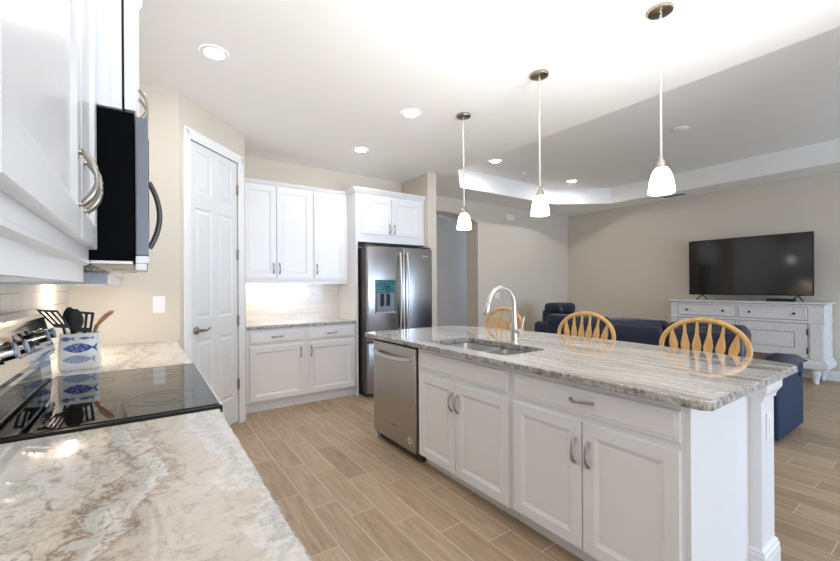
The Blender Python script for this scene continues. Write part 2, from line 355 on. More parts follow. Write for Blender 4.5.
ROOT = {}
def finish(name, bm, m, smooth=None):
    bmesh.ops.remove_doubles(bm, verts=bm.verts[:], dist=1e-5)
    bmesh.ops.recalc_face_normals(bm, faces=bm.faces[:])
    me = bpy.data.meshes.new(name)
    if smooth:
        for f in bm.faces: f.smooth = True
        for e in bm.edges:
            if len(e.link_faces) == 2 and e.calc_face_angle(0) > math.radians(smooth): e.smooth = False
    bm.to_mesh(me); bm.free()
    for mm in (m if isinstance(m, (list, tuple)) else [m]): me.materials.append(mm)
    return bpy.data.objects.new(name, me)
def obj(name, bm, m, parent=None, smooth=None, label=None):
    """geometry is given in world coordinates; the mesh is stored relative to its thing"""
    base = ROOT.get(parent.name, Vector()) if parent else Vector()
    if base.length: bmesh.ops.translate(bm, verts=bm.verts[:], vec=-base)
    o = finish(name, bm, m, smooth); COL.objects.link(o)
    if parent: o.parent = parent; ROOT[o.name] = base
    if label: o['label'] = label
    return o
def tag(o, label, cat, group=None, kind=None):
    o['label'] = label; o['category'] = cat
    if group: o['group'] = group
    if kind: o['kind'] = kind
    return o
def thing(name, label, cat, loc, group=None, kind=None):
    o = bpy.data.objects.new(name, None); COL.objects.link(o); o.location = loc; o.empty_display_size = 0.05
    ROOT[o.name] = Vector(loc); return tag(o, label, cat, group, kind)
def single(name, bm, m, loc, label, cat, group=None, kind=None, smooth=None):
    bmesh.ops.translate(bm, verts=bm.verts[:], vec=-Vector(loc))
    o = finish(name, bm, m, smooth); COL.objects.link(o); o.location = loc
    return tag(o, label, cat, group, kind)
def struct(name, bm, m, label, smooth=None):
    o = obj(name, bm, m, None, smooth); o['kind'] = 'structure'; o['label'] = label; ROOT[o.name] = Vector()
    return o
def dup(root, loc, rz=None, label=None):
    r = root.copy(); COL.objects.link(r); r.location = loc
    if rz is not None: r.rotation_euler = (0, 0, rz)
    if label: r['label'] = label
    for ch in list(root.children):
        c = ch.copy(); COL.objects.link(c); c.parent = r
        for g in list(ch.children):
            d = g.copy(); COL.objects.link(d); d.parent = c
    return r

# ------------------------------------------------------------------ the setting
C = 2.84
XL, YB, XT, YF = -0.445, 4.91, 7.68, -5.0        # left wall, kitchen back wall, television wall, wall behind the viewer
YL = 5.33                                         # living room back wall
bm = B(); box(bm, XL - .2, 8.8, YF - .2, 7.2, -0.12, 0); struct('floor', bm, FLOOR, 'wood look plank tile floor with pale grout')
# ceiling with an eight sided tray over the living room
tray = [(3.38, -0.45), (4.0, -1.1), (6.5, -1.1), (7.14, -0.45), (7.14, 4.03), (6.30, 4.66), (4.0, 4.66), (3.38, 3.98)]
def slab_with_hole(bm, outer, inner, z0, z1):
    for z in (z0, z1):
        ed = []
        for lp in (outer, inner):
            v = [bm.verts.new((x, y, z)) for x, y in lp]
            ed += [bm.edges.new((v[i], v[(i + 1) % len(v)])) for i in range(len(v))]
        bmesh.ops.triangle_fill(bm, edges=ed, use_beauty=True)
    for lp in (outer, inner):
        for i in range(len(lp)):
            a, b = lp[i], lp[(i + 1) % len(lp)]
            bm.faces.new([bm.verts.new(p) for p in ((*a, z0), (*b, z0), (*b, z1), (*a, z1))])
bm = B(); slab_with_hole(bm, [(XL - .2, YF - .2), (8.8, YF - .2), (8.8, 7.2), (XL - .2, 7.2)], tray, C, 3.13)
box(bm, 3.2, 7.3, -1.3, 4.9, 3.13, 3.2)
struct('ceiling', bm, CEIL, 'white ceiling with a recessed tray over the living room')
bm = B(); box(bm, XL - .15, XL, YF, 3.6, 0, C); struct('wall_left', bm, WALL, 'beige wall behind the range')
PA, PB = Vector((0.22, 3.60, 0)), Vector((0.825, 4.25, 0))
bm = B(); box(bm, XL, PA.x, 3.6, 3.7, 0, C); struct('wall_pantry_side', bm, WALL, 'beige wall with a light switch at the counter end')
FD = Fr(PA, PB - PA); DL = (PB - PA).length
DU0, DU1, DH = 0.098, 0.775, 2.535               # door opening along the diagonal wall
bm = B()
fbox(bm, FD, 0, DU0, 0, C, -0.1, 0); fbox(bm, FD, DU1, DL, 0, C, -0.1, 0); fbox(bm, FD, DU0, DU1, DH, C, -0.1, 0)
struct('wall_pantry', bm, WALL, 'angled beige wall around the pantry door')
bm = B(); box(bm, 0.725, 0.825, 4.25, YB, 0, C); struct('wall_pantry_return', bm, WALL, 'short beige wall beside the back cabinets')
bm = B(); box(bm, 0.7, 3.09, YB, YB + .12, 0, C); struct('wall_back', bm, WALL, 'beige kitchen wall behind the cabinets and refrigerator')
bm = B(); box(bm, 3.102, 3.245, 4.28, YL, 0, C); struct('wall_stub', bm, WALL, 'beige wall end beside the refrigerator')
bm = B()                                          # living room back wall with arched opening to the hall
ax0, ax1, cz, sp = 3.46, 4.984, 2.60, 2.48
arc = [(ax0 + (ax1 - ax0) * k / 16, 0) for k in range(17)]
poly = [(3.245, 0), (ax0, 0)] + [(x, sp + (cz - sp) * (1 - ((x - (ax0 + ax1) / 2) / ((ax1 - ax0) / 2)) ** 2)) for x, _ in arc] + [(ax1, 0), (XT, 0), (XT, C), (3.245, C)]
prism(bm, [(x, YL, z) for x, z in poly], (0, 0.31, 0))
struct('wall_living', bm, WALL, 'beige living room wall with an arched hall opening')
bm = B(); box(bm, 3.2, 8.6, 6.95, 7.05, 0, C); box(bm, 3.2, 3.3, 5.64, 6.95, 0, C); box(bm, 8.5, 8.6, 5.64, 6.95, 0, C); box(bm, 7.5, 8.5, 5.64, 5.74, 0, C)
struct('wall_hall', bm, WALL, 'shaded hall wall seen through the archway')
bm = B(); box(bm, XT, XT + .15, YF, YL + .31, 0, C); struct('wall_right', bm, WALL, 'beige wall behind the television')
bm = B()                                          # wall behind the viewer with a dining window and a sliding door
for x0, x1, z0, z1 in ((XL, -0.25, 0, C), (2.25, 3.5, 0, C), (7.1, XT, 0, C), (-0.25, 2.25, 0, 0.55), (-0.25, 2.25, 2.45, C), (3.5, 7.1, 2.25, C)):
    box(bm, x0, x1, YF - .15, YF, z0, z1)
struct('wall_front', bm, WALL, 'wall behind the viewer with the window and sliding door')
def frame(n, x0, x1, z0, z1, mull):
    bm = B()
    for a, b in ((x0, x0 + .06), (x1 - .06, x1)): box(bm, a, b, YF - .12, YF - .06, z0, z1)
    for a, b in ((z0, z0 + .06), (z1 - .06, z1)): box(bm, x0 + .06, x1 - .06, YF - .12, YF - .06, a, b)
    for k in range(1, mull + 1):
        x = x0 + (x1 - x0) * k / (mull + 1); box(bm, x - .03, x + .03, YF - .12, YF - .06, z0 + .06, z1 - .06)
    struct(n, bm, TRIM, 'white window frame behind the viewer')
frame('window_1', -0.25, 2.25, 0.55, 2.45, 1); frame('window_2', 3.5, 7.1, 0, 2.25, 2)
bbp = [(0.014, 0), (0.014, 0.10), (0.008, 0.125), (0.002, 0.13)]
def baseboard(name, F, L_, label):
    bm = B(); loft(bm, [[F(0, 0, 0.0005)] + [F(0, v, o) for o, v in bbp] + [F(0, .13, 0.0005)], [F(L_, 0, 0.0005)] + [F(L_, v, o) for o, v in bbp] + [F(L_, .13, 0.0005)]])
    struct(name, bm, TRIM, label)
baseboard('baseboard_right', Fr((XT, YL), (0, -1)), YL - YF, 'white baseboard below the television wall')
baseboard('baseboard_living', Fr((ax1, YL), (1, 0)), XT - ax1 - .02, 'white baseboard along the living room wall')
baseboard('baseboard_hall', Fr((3.3, 6.95), (1, 0)), 5.2, 'white baseboard in the hall')

# pantry door with casing
bm = B()
for a, b in ((DU0 - .062, DU0 + .012), (DU1 - .012, DU1 + .075)):
    fbox(bm, FD, a, b, 0, DH + .07, 0.0005, 0.014, .003); fbox(bm, FD, a + .018, b - .018, 0, DH + .05, 0.014, 0.02, .003)
fbox(bm, FD, DU0 - .062, DU1 + .075, DH - .012, DH + .07, 0.0005, 0.0145, .003); fbox(bm, FD, DU0 - .05, DU1 + .06, DH + .006, DH + .05, 0.0145, 0.02, .003)
struct('trim_1', bm, TRIM, 'white moulded casing around the pantry door')
w0, w1 = DU0 + .014, DU1 - .014
bm = B(); ww = w1 - w0
us = [w0, w0 + .075, w0 + ww / 2 - .045, w0 + ww / 2 + .045, w1 - .075, w1]
panel(bm, FD, us, [0.03, 0.27, 0.885, 1.06, 1.985, 2.11, 2.46, DH - .016], -0.045, -0.008, {(1, 1), (3, 1), (1, 3), (3, 3), (1, 5), (3, 5)}, [(0.012, -0.008), (0.022, -0.008), (0.045, -0.002)])
door = struct('door_1', bm, DOORW, 'white six panel pantry door in the angled wall'); door['category'] = 'door'
def sub(name, bm, m, parent, smooth=None, label=None): return obj(name, bm, m, parent, smooth, label)
for v in (2.26, 1.635, 1.0, 0.385):
    bm = B(); fbox(bm, FD, w1 - .012, w1 + .012, v - .05, v + .05, -.0078, .002, .001); cyl(bm, FD(w1 + .002, v - .052, .004), FD(w1 + .002, v + .052, .004), .0055, seg=10)
    sub('hinge', bm, BRONZE, door, label='brushed nickel hinge')
bm = B(); hu = w0 + .075
cyl(bm, FD(hu, .965, -.008), FD(hu, .965, .003), .033, .031); cyl(bm, FD(hu, .965, .003), FD(hu, .965, .012), .027, .016); cyl(bm, FD(hu, .965, .012), FD(hu, .965, .05), .011)
tube(bm, [FD(hu - .012, .965, .05), FD(hu + .02, .967, .052), FD(hu + .05, .961, .05), FD(hu + .08, .966, .046), FD(hu + .108, .978, .042), FD(hu + .122, .977, .04)], [.013, .012, .009, .008, .0075, .005], 10)
sub('door_handle', bm, BRONZE, door, 40, 'curved nickel lever handle')

# tiled splashbacks
bm = B(); box(bm, XL + .0005, XL + .009, 0.2, 3.598, 0.9145, 1.37); struct('wall_tile_left', bm, TILE_L, 'white subway tile backsplash behind the range')
bm = B(); box(bm, 0.826, 2.088, YB - .009, YB - .0005, 0.9145, 1.40); struct('wall_tile_back', bm, TILE_B, 'white subway tile backsplash below the back cabinets')

# ------------------------------------------------------------------ cabinets
def pull(parent, F, u, v, n, vertical, L_=0.118):
    bm = B(); pts = []; rad = []
    for k in range(15):
        s = -1 + 2 * k / 14; d = s * L_ / 2; h = 0.004 + 0.026 * (1 - abs(s) ** 2.2)
        pts.append(F(u, v + d, n + h) if vertical else F(u + d, v + 0.003 * math.sin(s * PI), n + h))
        rad.append(0.0072 - 0.0034 * math.exp(-(s / 0.35) ** 2) - (0.002 if abs(s) > .9 else 0))
    tube(bm, pts, rad, 10)
    for s in (-1, 1):
        a = (u, v + s * L_ * .47) if vertical else (u + s * L_ * .47, v)
        cyl(bm, F(*a, n + .0002), F(*a, n + .007), .0075, .005, 12)
    for s in (-.012, 0, .012):                                   # the little beads at the middle of the bow
        a = F(u, v + s, n + .030) if vertical else F(u + s, v, n + .030)
        ax = F.v if vertical else F.u
        cyl(bm, a - ax * .002, a + ax * .002, .0052, seg=10)
    return sub('handle', bm, NICKEL, parent, 40)
def front(root, F, kind, u0, u1, v0, v1, pulls=(), t=0.02, fw=0.055, n0=0.0006):
    bm = B(); name = 'door' if kind == 'door' else 'drawer'
    if kind == 'door': panel(bm, F, [u0, u0 + fw, u1 - fw, u1], [v0, v0 + fw, v1 - fw, v1], n0, t, {(1, 1)}, RINGS)
    else: panel(bm, F, [u0, u0 + .012, u1 - .012, u1], [v0, v0 + .012, v1 - .012, v1], n0, t - .004, {(1, 1)}, [(.004, .003), (.008, .004)], ch=.004)
    d = sub(name, bm, CAB, root)
    for pu, pv, vert in pulls: pull(d, F, pu, pv, t if kind == 'door' else t, vert)
    return d
def carcass(root, F, w, z0, z1, depth, kick=True, kick_in=0.07):
    bm = B(); fbox(bm, F, 0, w, z0, z1, -depth, 0, .0015, 1); sub('body', bm, CAB, root)
    if kick:
        bm = B(); fbox(bm, F, 0, w, 0.0, z0 - .0005, -depth, -kick_in); sub('toe_kick', bm, CAB, root)
CT = 0.914; TH = 0.036; CB = CT - TH - .0005       # counter top, thickness, underside

# left run (front face looks +X): two base units either side of the range
for y0, y1, lab in ((-0.55, 1.478, 'white base cabinet under the near granite counter by the viewer'), (2.412, 3.594, 'white base cabinet under the granite counter between range and switch wall')):
    F = Fr((0.165, y0), (0, 1)); r = thing('base_cabinet', lab, 'cabinet', (-0.12, (y0 + y1) / 2, 0))
    w_ = y1 - y0; carcass(r, F, w_, 0.1, CB, 0.60)
    n_ = 2
    for k in range(n_):
        a, b = .02 + k * (w_ - .02) / n_, (k + 1) * (w_ - .02) / n_
        front(r, F, 'drawer', a, b, .725, .845, [((a + b) / 2, .785, False)])
        front(r, F, 'door', a, b, .115, .695, [(b - .045 if k == 0 else a + .045, .6, True)])
# left upper cabinet, nearest the viewer
def light_rail(root, F, w_, v0, v1, n=-.03):
    bm = B(); fbox(bm, F, 0, w_, v0, v1, n - .02, n); sub('light_rail', bm, CAB, root)
UX = -0.135
def upper_left(y0, y1, lab, doors, z1=2.45, near_end=False):
    F = Fr((UX, y0), (0, 1)); w_ = y1 - y0
    r = thing('wall_cabinet', lab, 'cabinet', (-0.29, (y0 + y1) / 2, 1.34))
    bm = B(); fbox(bm, F, 0, w_, 1.40, z1, -.305, 0, .0015, 1); sub('body', bm, CAB, r)
    bm = B(); run(bm, F, 0, w_, [(-.012, 1.338), (-.012, 1.385), (.002, 1.392), (.002, 1.3995), (-.032, 1.3995), (-.032, 1.338)])
    for a in (.0005, w_ - .0165): fbox(bm, F, a, a + .016, 1.338, 1.3995, -.30, -.0325)
    sub('light_rail', bm, CAB, r)
    bm = B(); moulding(bm, F, 0, w_, -.30, [(0, z1 + .0005), (.012, z1 + .012), (.035, z1 + .05), (.035, z1 + .06)], False, False); sub('crown', bm, CAB, r)
    for u0, u1, pu in doors: front(r, F, 'door', u0 - y0, u1 - y0, 1.432, z1 - .01, [(pu - y0, 1.555, True)], fw=.06)
    return r
upper_left(.495, 1.493, 'large white wall cabinet with an arched nickel pull, left of the microwave', [(.55, 1.146, 1.10), (1.152, 1.488, 1.19)])
upper_left(2.362, 3.594, 'white wall cabinet beyond the microwave, only its underside showing', [(2.37, 2.975, 2.93), (2.985, 3.585, 3.03)])
# cabinet over the microwave, deeper and taller
F = Fr((-.056, 1.497), (0, 1)); r = thing('wall_cabinet', 'deep white cabinet directly above the microwave', 'cabinet', (-.25, 1.925, 1.862))
bm = B(); fbox(bm, F, 0, .858, 1.862, 2.66, -.384, 0, .0015, 1); sub('body', bm, CAB, r)
bm = B(); box(bm, -.082, -.057, 1.4953, 1.4968, 1.8625, 2.655); sub('end_stile', bm, CAB, r)
bm = B(); fbox(bm, F, 0.003, .855, 1.9, 2.64, 0.0003, .006); sub('door_gap', bm, DARKGAP, r, label='dark gap behind the doors')
bm = B(); moulding(bm, F, 0, .858, -.38, [(.005, 2.6605), (.03, 2.68), (.05, 2.72), (.05, 2.735)]); sub('crown', bm, CAB, r)
front(r, F, 'door', .003, .426, 1.866, 2.645, [(.385, 2.03, True)], t=.036, n0=.0065); front(r, F, 'door', .432, .855, 1.866, 2.645, [(.475, 2.03, True)], t=.036, n0=.0065)

# back run (front face looks -Y)
YC = 4.40
FB = lambda x0: Fr((x0, YC), (1, 0))
for x0, x1, a, b, hand, lab in ((0.832, 1.4755, .886, 1.449, 'R', 'white base cabinet under the back counter next to the pantry door'), (1.4765, 2.088, 1.503, 2.068, 'L', 'white base cabinet under the back counter next to the refrigerator')):
    F = FB(x0); r = thing('base_cabinet', lab, 'cabinet', ((x0 + x1) / 2, YC + .25, 0)); carcass(r, F, x1 - x0, .105, CB, .5, kick_in=.045)
    a -= x0; b -= x0
    front(r, F, 'drawer', a, b, .724, .852, [((a + b) / 2, .788, False)])
    front(r, F, 'door', a, b, .12, .69, [((b - .032) if hand == 'R' else a + .032, .60, True)])
for x0, x1, ds, lab in ((0.832, 1.642, [(.845, 1.212, 'R'), (1.219, 1.622, 'L')], 'white two door wall cabinet over the back counter'), (1.643, 2.088, [(1.652, 2.04, 'L')], 'white single door wall cabinet over the back counter')):
    F = Fr((x0, 4.60), (1, 0)); w_ = x1 - x0
    r = thing('wall_cabinet', lab, 'cabinet', ((x0 + x1) / 2, 4.75, 1.36))
    bm = B(); fbox(bm, F, 0, w_, 1.395, 2.46, -.30, 0, .0015, 1); sub('body', bm, CAB, r)
    bm = B(); run(bm, F, 0, w_, [(-.004, 1.357), (-.004, 1.385), (.004, 1.3945), (-.024, 1.3945), (-.024, 1.357)]); fbox(bm, F, w_ - .0165, w_ - .0005, 1.357, 1.3945, -.295, -.0245); sub('light_rail', bm, CAB, r)
    bm = B(); moulding(bm, F, 0, w_, -.30, [(0, 2.4605), (.01, 2.465), (.032, 2.492), (.032, 2.502)], False, False); sub('crown', bm, CAB, r)
    for a, b, h in ds: front(r, F, 'door', a - x0, b - x0, 1.418, 2.448, [((b - .03 if h == 'R' else a + .03) - x0, 1.53, True)])
# refrigerator surround: side panel and cabinet over it
bm = B(); box(bm, 2.09, 2.118, 4.37, YB - .001, 0, 2.455, .001, 1)
single('refrigerator_side_panel', bm, CAB, (2.104, 4.65, 0), 'tall white panel between the back counter and the refrigerator', 'panel')
F = Fr((2.119, 4.37), (1, 0)); r = thing('wall_cabinet', 'white two door cabinet above the refrigerator', 'cabinet', (2.61, 4.64, 1.87))
bm = B(); fbox(bm, F, 0, .981, 1.868, 2.455, -.535, 0, .0015, 1); sub('body', bm, CAB, r)
bm = B(); moulding(bm, F, -.03, .981, -.53, [(0, 2.4555), (.012, 2.465), (.045, 2.508), (.045, 2.522)], True, False); sub('crown', bm, CAB, r)
front(r, F, 'door', .045, .462, 1.968, 2.425, [(.432, 2.045, True)]); front(r, F, 'door', .472, .905, 1.968, 2.425, [(.502, 2.045, True)])

# ------------------------------------------------------------------ countertops
def counter(bm, outer, z1=CT, t=TH, e=0.006, hole=None):
    """outer: CCW loop; eased edges; optional hole loop"""
    def inset(lp, d):
        n = len(lp); out = []
        for i in range(n):
            p0, p1, p2 = (Vector(lp[(i + k) % n][:2]) for k in (-1, 0, 1))
            a = (p1 - p0).normalized(); b = (p2 - p1).normalized(); na = Vector((-a.y, a.x)); nb = Vector((-b.y, b.x))
            m = (na + nb); m = m / max(1e-6, m.dot(na)); out.append(p1 + m * d)
        return out
    L3 = lambda lp, z: [Vector((p[0], p[1], z)) for p in lp]
    i_ = inset(outer, e)
    for z in (z1, z1 - t):
        ed = []
        lps = [L3(i_, z)] + ([L3(hole, z)] if hole else [])
        for lp in lps:
            v = [bm.verts.new(p) for p in lp]; ed += [bm.edges.new((v[k], v[(k + 1) % len(v)])) for k in range(len(v))]
        bmesh.ops.triangle_fill(bm, edges=ed, use_beauty=True)
    for f in bm.faces: f.material_index = 0
    k0 = len(bm.faces)
    loft(bm, [L3(i_, z1), L3(inset(outer, e * .3), z1 - e * .3), L3(outer, z1 - e), L3(outer, z1 - t + e), L3(i_, z1 - t)], False, False)
    if hole: loft(bm, [L3(hole, z1), L3(hole, z1 - t)], False, False)
    bm.faces.ensure_lookup_table()
    for f in bm.faces[k0:]: f.material_index = 1
rect = lambda x0, x1, y0, y1: [(x0, y0), (x1, y0), (x1, y1), (x0, y1)]
bm = B(); counter(bm, rect(XL + .001, 0.204, -0.58, 1.482)); single('countertop', bm, [GR_LEFT, GR_EDGE], (0, 0, CB), 'swirled white and brown granite counter in front of the range, nearest the viewer', 'countertop')
bm = B(); counter(bm, rect(XL + .001, 0.204, 2.408, 3.598)); single('countertop', bm, [GR_LEFT, GR_EDGE], (0, 0, CB), 'granite counter with the utensil crock, between the range and the switch wall', 'countertop')
bm = B(); counter(bm, rect(0.827, 2.089, 4.365, YB - .001)); single('countertop', bm, [GR_ISL, GR_EDGE], (0, 0, CB), 'granite counter on the back cabinets beside the refrigerator', 'countertop')

# ------------------------------------------------------------------ kitchen island
IX = 1.655                                        # plane of the cabinet faces
F = Fr((IX, 2.412), (0, -1))
r = thing('base_cabinet', 'white island cabinet with two doors below the sink', 'cabinet', (1.95, 1.955, 0))
bm = B(); fbox(bm, F, 0, .914, .09, .66, -.58, 0, .0015, 1); fbox(bm, F, 0, .914, .66, CB, -.02, 0); sub('body', bm, CAB, r)
bm = B(); fbox(bm, F, 0, .914, 0, .0895, -.58, -.065); sub('toe_kick', bm, CAB, r)
front(r, F, 'drawer', .035, .89, .722, .845)
front(r, F, 'door', .03, .435, .095, .694, [(.408, .565, True)]); front(r, F, 'door', .441, .892, .095, .694, [(.468, .565, True)])
F = Fr((IX, 1.497), (0, -1))
r = thing('base_cabinet', 'white island cabinet with one wide drawer over two doors at the near end', 'cabinet', (1.95, 1.07, 0))
carcass(r, F, .8445, .09, CB, .58, kick_in=.065)
front(r, F, 'drawer', .018, .833, .724, .845, [(.428, .79, False)])
front(r, F, 'door', .016, .425, .105, .695, [(.393, .555, True)]); front(r, F, 'door', .431, .833, .105, .695, [(.463, .555, True)])
bm = B(); box(bm, IX, 2.262, 0.634, 0.652, 0, CB, .001, 1)
single('island_panel', bm, CAB, (1.95, .643, 0), 'plain white panel closing the near end of the island beside the column', 'panel')
bm = B(); box(bm, 2.25, 2.262, .763, 3.09, 0, CB); single('island_panel', bm, CAB, (2.256, 1.9, 0), 'long white back panel of the island facing the bar chairs', 'panel')
def pillar(y0, y1, lab, front_out):
    r = thing('island_pillar', lab, 'pillar', (2.35, (y0 + y1) / 2, 0))
    F = Fr((2.263, y0), (1, 0)); W = .178; D = y1 - y0
    def ring(prof):
        bm = B(); loft(bm, [[F(-o, v, o), F(W + o, v, o), F(W + o, v, -D - o), F(-o, v, -D - o)] for o, v in prof]); return bm
    bm = B(); fbox(bm, F, 0, W, 0, CB, -D, 0); sub('column', bm, CAB, r)
    sub('crown', ring([(.0008, .793), (.008, .795), (.008, .806), (.014, .82), (.022, .832), (.026, .842), (.026, CB - .0003)]), CAB, r)
    sub('plinth', ring([(.018, 0), (.018, .075), (.016, .08), (.016, .10), (.011, .108), (.011, .118), (.0008, .128)]), CAB, r)
    return r
pillar(.588, .76, 'square white column with crown and plinth at the near end of the island', True)
F = Fr((2.263, .588), (1, 0))
r = thing('wall_outlet', 'white outlet plate on the near island column', 'outlet', (2.362, .586, .67))
bm = B(); fbox(bm, F, .062, .135, .608, .728, .0005, .006, .002); sub('plate', bm, PLASTIC, r)
bm = B(); fbox(bm, F, .082, .115, .632, .704, .0062, .009, .001); sub('rocker', bm, PLASTIC, r)
# island top with sink cut-out
SX0, SX1, SY0, SY1 = 1.705, 2.095, 1.60, 2.36
bm = B(); counter(bm, [(1.59, .58), (1.615, .548), (2.655, .548)] + [(2.84 - (.15 if y < 1.87 else .25) * ((y - 1.87) / 1.32) ** 2, y) for y in [.572 + 2.578 * k / 24 for k in range(25)]] + [(2.555, 3.175), (1.615, 3.175), (1.59, 3.145)], hole=[tuple(p[:2]) for p in rrect(SX0, SX1, SY0, SY1, .045, 0)])
single('countertop', bm, [GR_ISL, GR_EDGE], (2.13, 1.86, CB), 'long streaked granite top of the kitchen island', 'countertop')
r = thing('kitchen_sink', 'double bowl stainless undermount sink set in the island', 'sink', (1.9, 1.98, .68))
ZS = CB - .001
for y0, y1, dep in ((SY0 - .004, 1.955, .17), (1.985, SY1 + .004, .19)):
    bm = B(); x0, x1 = SX0 - .004, SX1 + .004; zr = ZS - .004 if y0 < 1.9 else ZS - .004
    loft(bm, [rrect(x0 - .012, x1 + .012, y0 - .012, y1 + .012, .055, zr), rrect(x0, x1, y0, y1, .05, zr), rrect(x0 + .004, x1 - .004, y0 + .004, y1 - .004, .05, zr - .06), rrect(x0 + .008, x1 - .008, y0 + .008, y1 - .008, .05, zr - dep + .02), rrect(x0 + .03, x1 - .03, y0 + .03, y1 - .03, .045, zr - dep)], False, True)
    bl = sub('bowl', bm, SINKM, r, 50)
    bm = B(); lathe(bm, [(.042, .0006), (.04, .003), (.028, .002), (.01, .0015)], ((x0 + x1) / 2, (y0 + y1) / 2, zr - dep)); sub('drain', bm, BRIGHT, bl, 40)
# faucet
fx, fy = 2.145, 1.924
r = thing('faucet', 'brushed steel gooseneck faucet with pull-down head behind the sink', 'faucet', (fx, fy, CT))
bm = B(); lathe(bm, [(.03, .0005), (.03, .006), (.0245, .012), (.0235, .09), (.0245, .125), (.022, .133)], (fx, fy, CT)); sub('base', bm, FAUC, r, 40)
bm = B(); pts = [(fx, fy, CT + .12), (fx, fy, CT + .20), (fx, fy, CT + .268)]
for k in range(1, 13):
    a = PI * k / 12 * .93; pts.append((fx - .125 + .125 * math.cos(a), fy, CT + .268 + .125 * math.sin(a)))
e_ = Vector(pts[-1]); tdir = (Vector(pts[-1]) - Vector(pts[-2])).normalized()
tube(bm, pts, [.021, .0172] + [.0152] * (len(pts) - 2), 14); sub('spout', bm, FAUC, r, 40)
bm = B(); p1 = e_ + tdir * .004; cyl(bm, p1, p1 + tdir * .02, .0145, .0155, 16); cyl(bm, p1 + tdir * .02, p1 + tdir * .085, .0155, .0235, 16); cyl(bm, p1 + tdir * .085, p1 + tdir * .09, .0235, .021, 16); sub('spray_head', bm, FAUC, r, 40)
bm = B(); cyl(bm, (fx, fy - .02, CT + .085), (fx, fy - .062, CT + .085), .019, .017, 16); tube(bm, [(fx, fy - .056, CT + .085), (fx + .002, fy - .064, CT + .11), (fx + .006, fy - .072, CT + .15), (fx + .012, fy - .078, CT + .19)], [.011, .009, .0075, .006], 10); sub('lever', bm, FAUC, r, 40)
# dishwasher
F = Fr((1.645, 3.074), (0, -1)); W = .645
r = thing('dishwasher', 'stainless dishwasher with a bowed bar handle at the far end of the island', 'dishwasher', (1.93, 2.75, 0))
bm = B(); fbox(bm, F, .003, W, .095, .868, -.59, -.03); sub('body', bm, DGREY, r)
bm = B(); fbox(bm, F, .0, W, .075, .852, -.029, .012, .004); d = sub('door', bm, SLATE, r, 40)
bm = B(); fbox(bm, F, .0, W, .853, .8705, -.029, .002); sub('control_strip', bm, BLACKP, r)
bm = B(); pts = []; 
for k in range(13):
    s = -1 + 2 * k / 12; pts.append((.02 + (W - .06) * k / 12, .772 - .012 * (1 - s * s), .02 + .038 * (1 - s * s)))
loft(bm, [[F(u, v - .017, n), F(u, v + .017, n), F(u, v + .013, n + .010), F(u, v - .013, n + .010)] for u, v, n in pts])
fbox(bm, F, .018, .04, .756, .788, .0122, .026); fbox(bm, F, W - .062, W - .04, .756, .788, .0122, .026)
sub('handle', bm, HANDL, d, 30)
bm = B(); cyl(bm, F(W - .075, .155, .0122), F(W - .075, .155, .013), .026, seg=28); st = sub('sticker', bm, CAULK, d, label='round white sticker')
bm = B(); fbox(bm, F, W - .087, W - .063, .145, .165, .0132, .0136); sub('sticker_print', bm, PRINT, st)
bm = B(); fbox(bm, F, .02, .085, .826, .834, .0122, .0128); sub('badge', bm, PRINT, d)
bm = B(); fbox(bm, F, .30, .375, .205, .212, .0122, .0126); sub('badge', bm, DGREY, d)
bm = B(); fbox(bm, F, .003, W, 0.001, .074, -.59, -.05); sub('toe_kick', bm, DGREY, r)
bm = B(); box(bm, 1.665, 2.249, 3.077, 3.095, 0, CB); single('island_panel', bm, CAB, (1.95, 3.085, 0), 'narrow white panel closing the far end of the island beside the dishwasher', 'panel')

# ------------------------------------------------------------------ refrigerator
F = Fr((2.142, 4.16), (1, 0)); W = .937; SPL = .487
r = thing('refrigerator', 'stainless french door refrigerator with water dispenser', 'refrigerator', (2.61, 4.5, 0))
bm = B(); fbox(bm, F, .004, W - .004, .04, 1.79, -.72, -.055, .003); fbox(bm, F, .03, W - .03, 0, .04, -.68, -.1); sub('body', bm, DGREY, r)
def fdoor(u0, u1, v0, v1):
    bm = B(); fbox(bm, F, u0, u1, v0, v1, -.05, 0.0, .010, 3); return sub('door', bm, STEEL, r, 40)
dl = fdoor(0, SPL - .004, .66, 1.80); dr = fdoor(SPL, W, .66, 1.80)
bm = B(); fbox(bm, F, 0, W, .055, .652, -.05, 0, .010, 3); dz = sub('freezer_drawer', bm, STEEL, r, 40)
def bar(parent, u, v0, v1, side):
    bm = B(); pts = []
    for k in range(13):
        s = -1 + 2 * k / 12; pts.append(F(u + side * .006 * (1 - s * s), v0 + (v1 - v0) * k / 12, .022 + .036 * (1 - s * s)))
    tube(bm, pts, .0135, 12)
    for v in (v0 + .012, v1 - .012): cyl(bm, F(u, v, .0003), F(u, v, .024), .012, .012, 12)
    sub('handle', bm, HANDL, parent, 40)
bar(dl, SPL - .05, .78, 1.735, -1); bar(dr, SPL + .05, .78, 1.735, 1)
bm = B(); pts = [F(.06 + (W - .12) * k / 12, .585, .022 + .03 * (1 - (-1 + k / 6) ** 2)) for k in range(13)]; tube(bm, pts, .0125, 12)
for u in (.07, W - .07): cyl(bm, F(u, .585, .0003), F(u, .585, .024), .011, seg=12)
sub('handle', bm, HANDL, dz, 40)
bm = B(); fbox(bm, F, .095, .375, 1.0, 1.40, .0003, .005, .002); ds = sub('dispenser', bm, DGREY, dl)
bm = B(); fbox(bm, F, .102, .368, 1.245, 1.393, .0052, .008, .001); sub('display', bm, TEAL, ds, label='glossy teal dispenser display')
bm = B(); fbox(bm, F, .115, .355, 1.02, 1.24, .0052, .0056); sub('recess', bm, GREYP, ds)
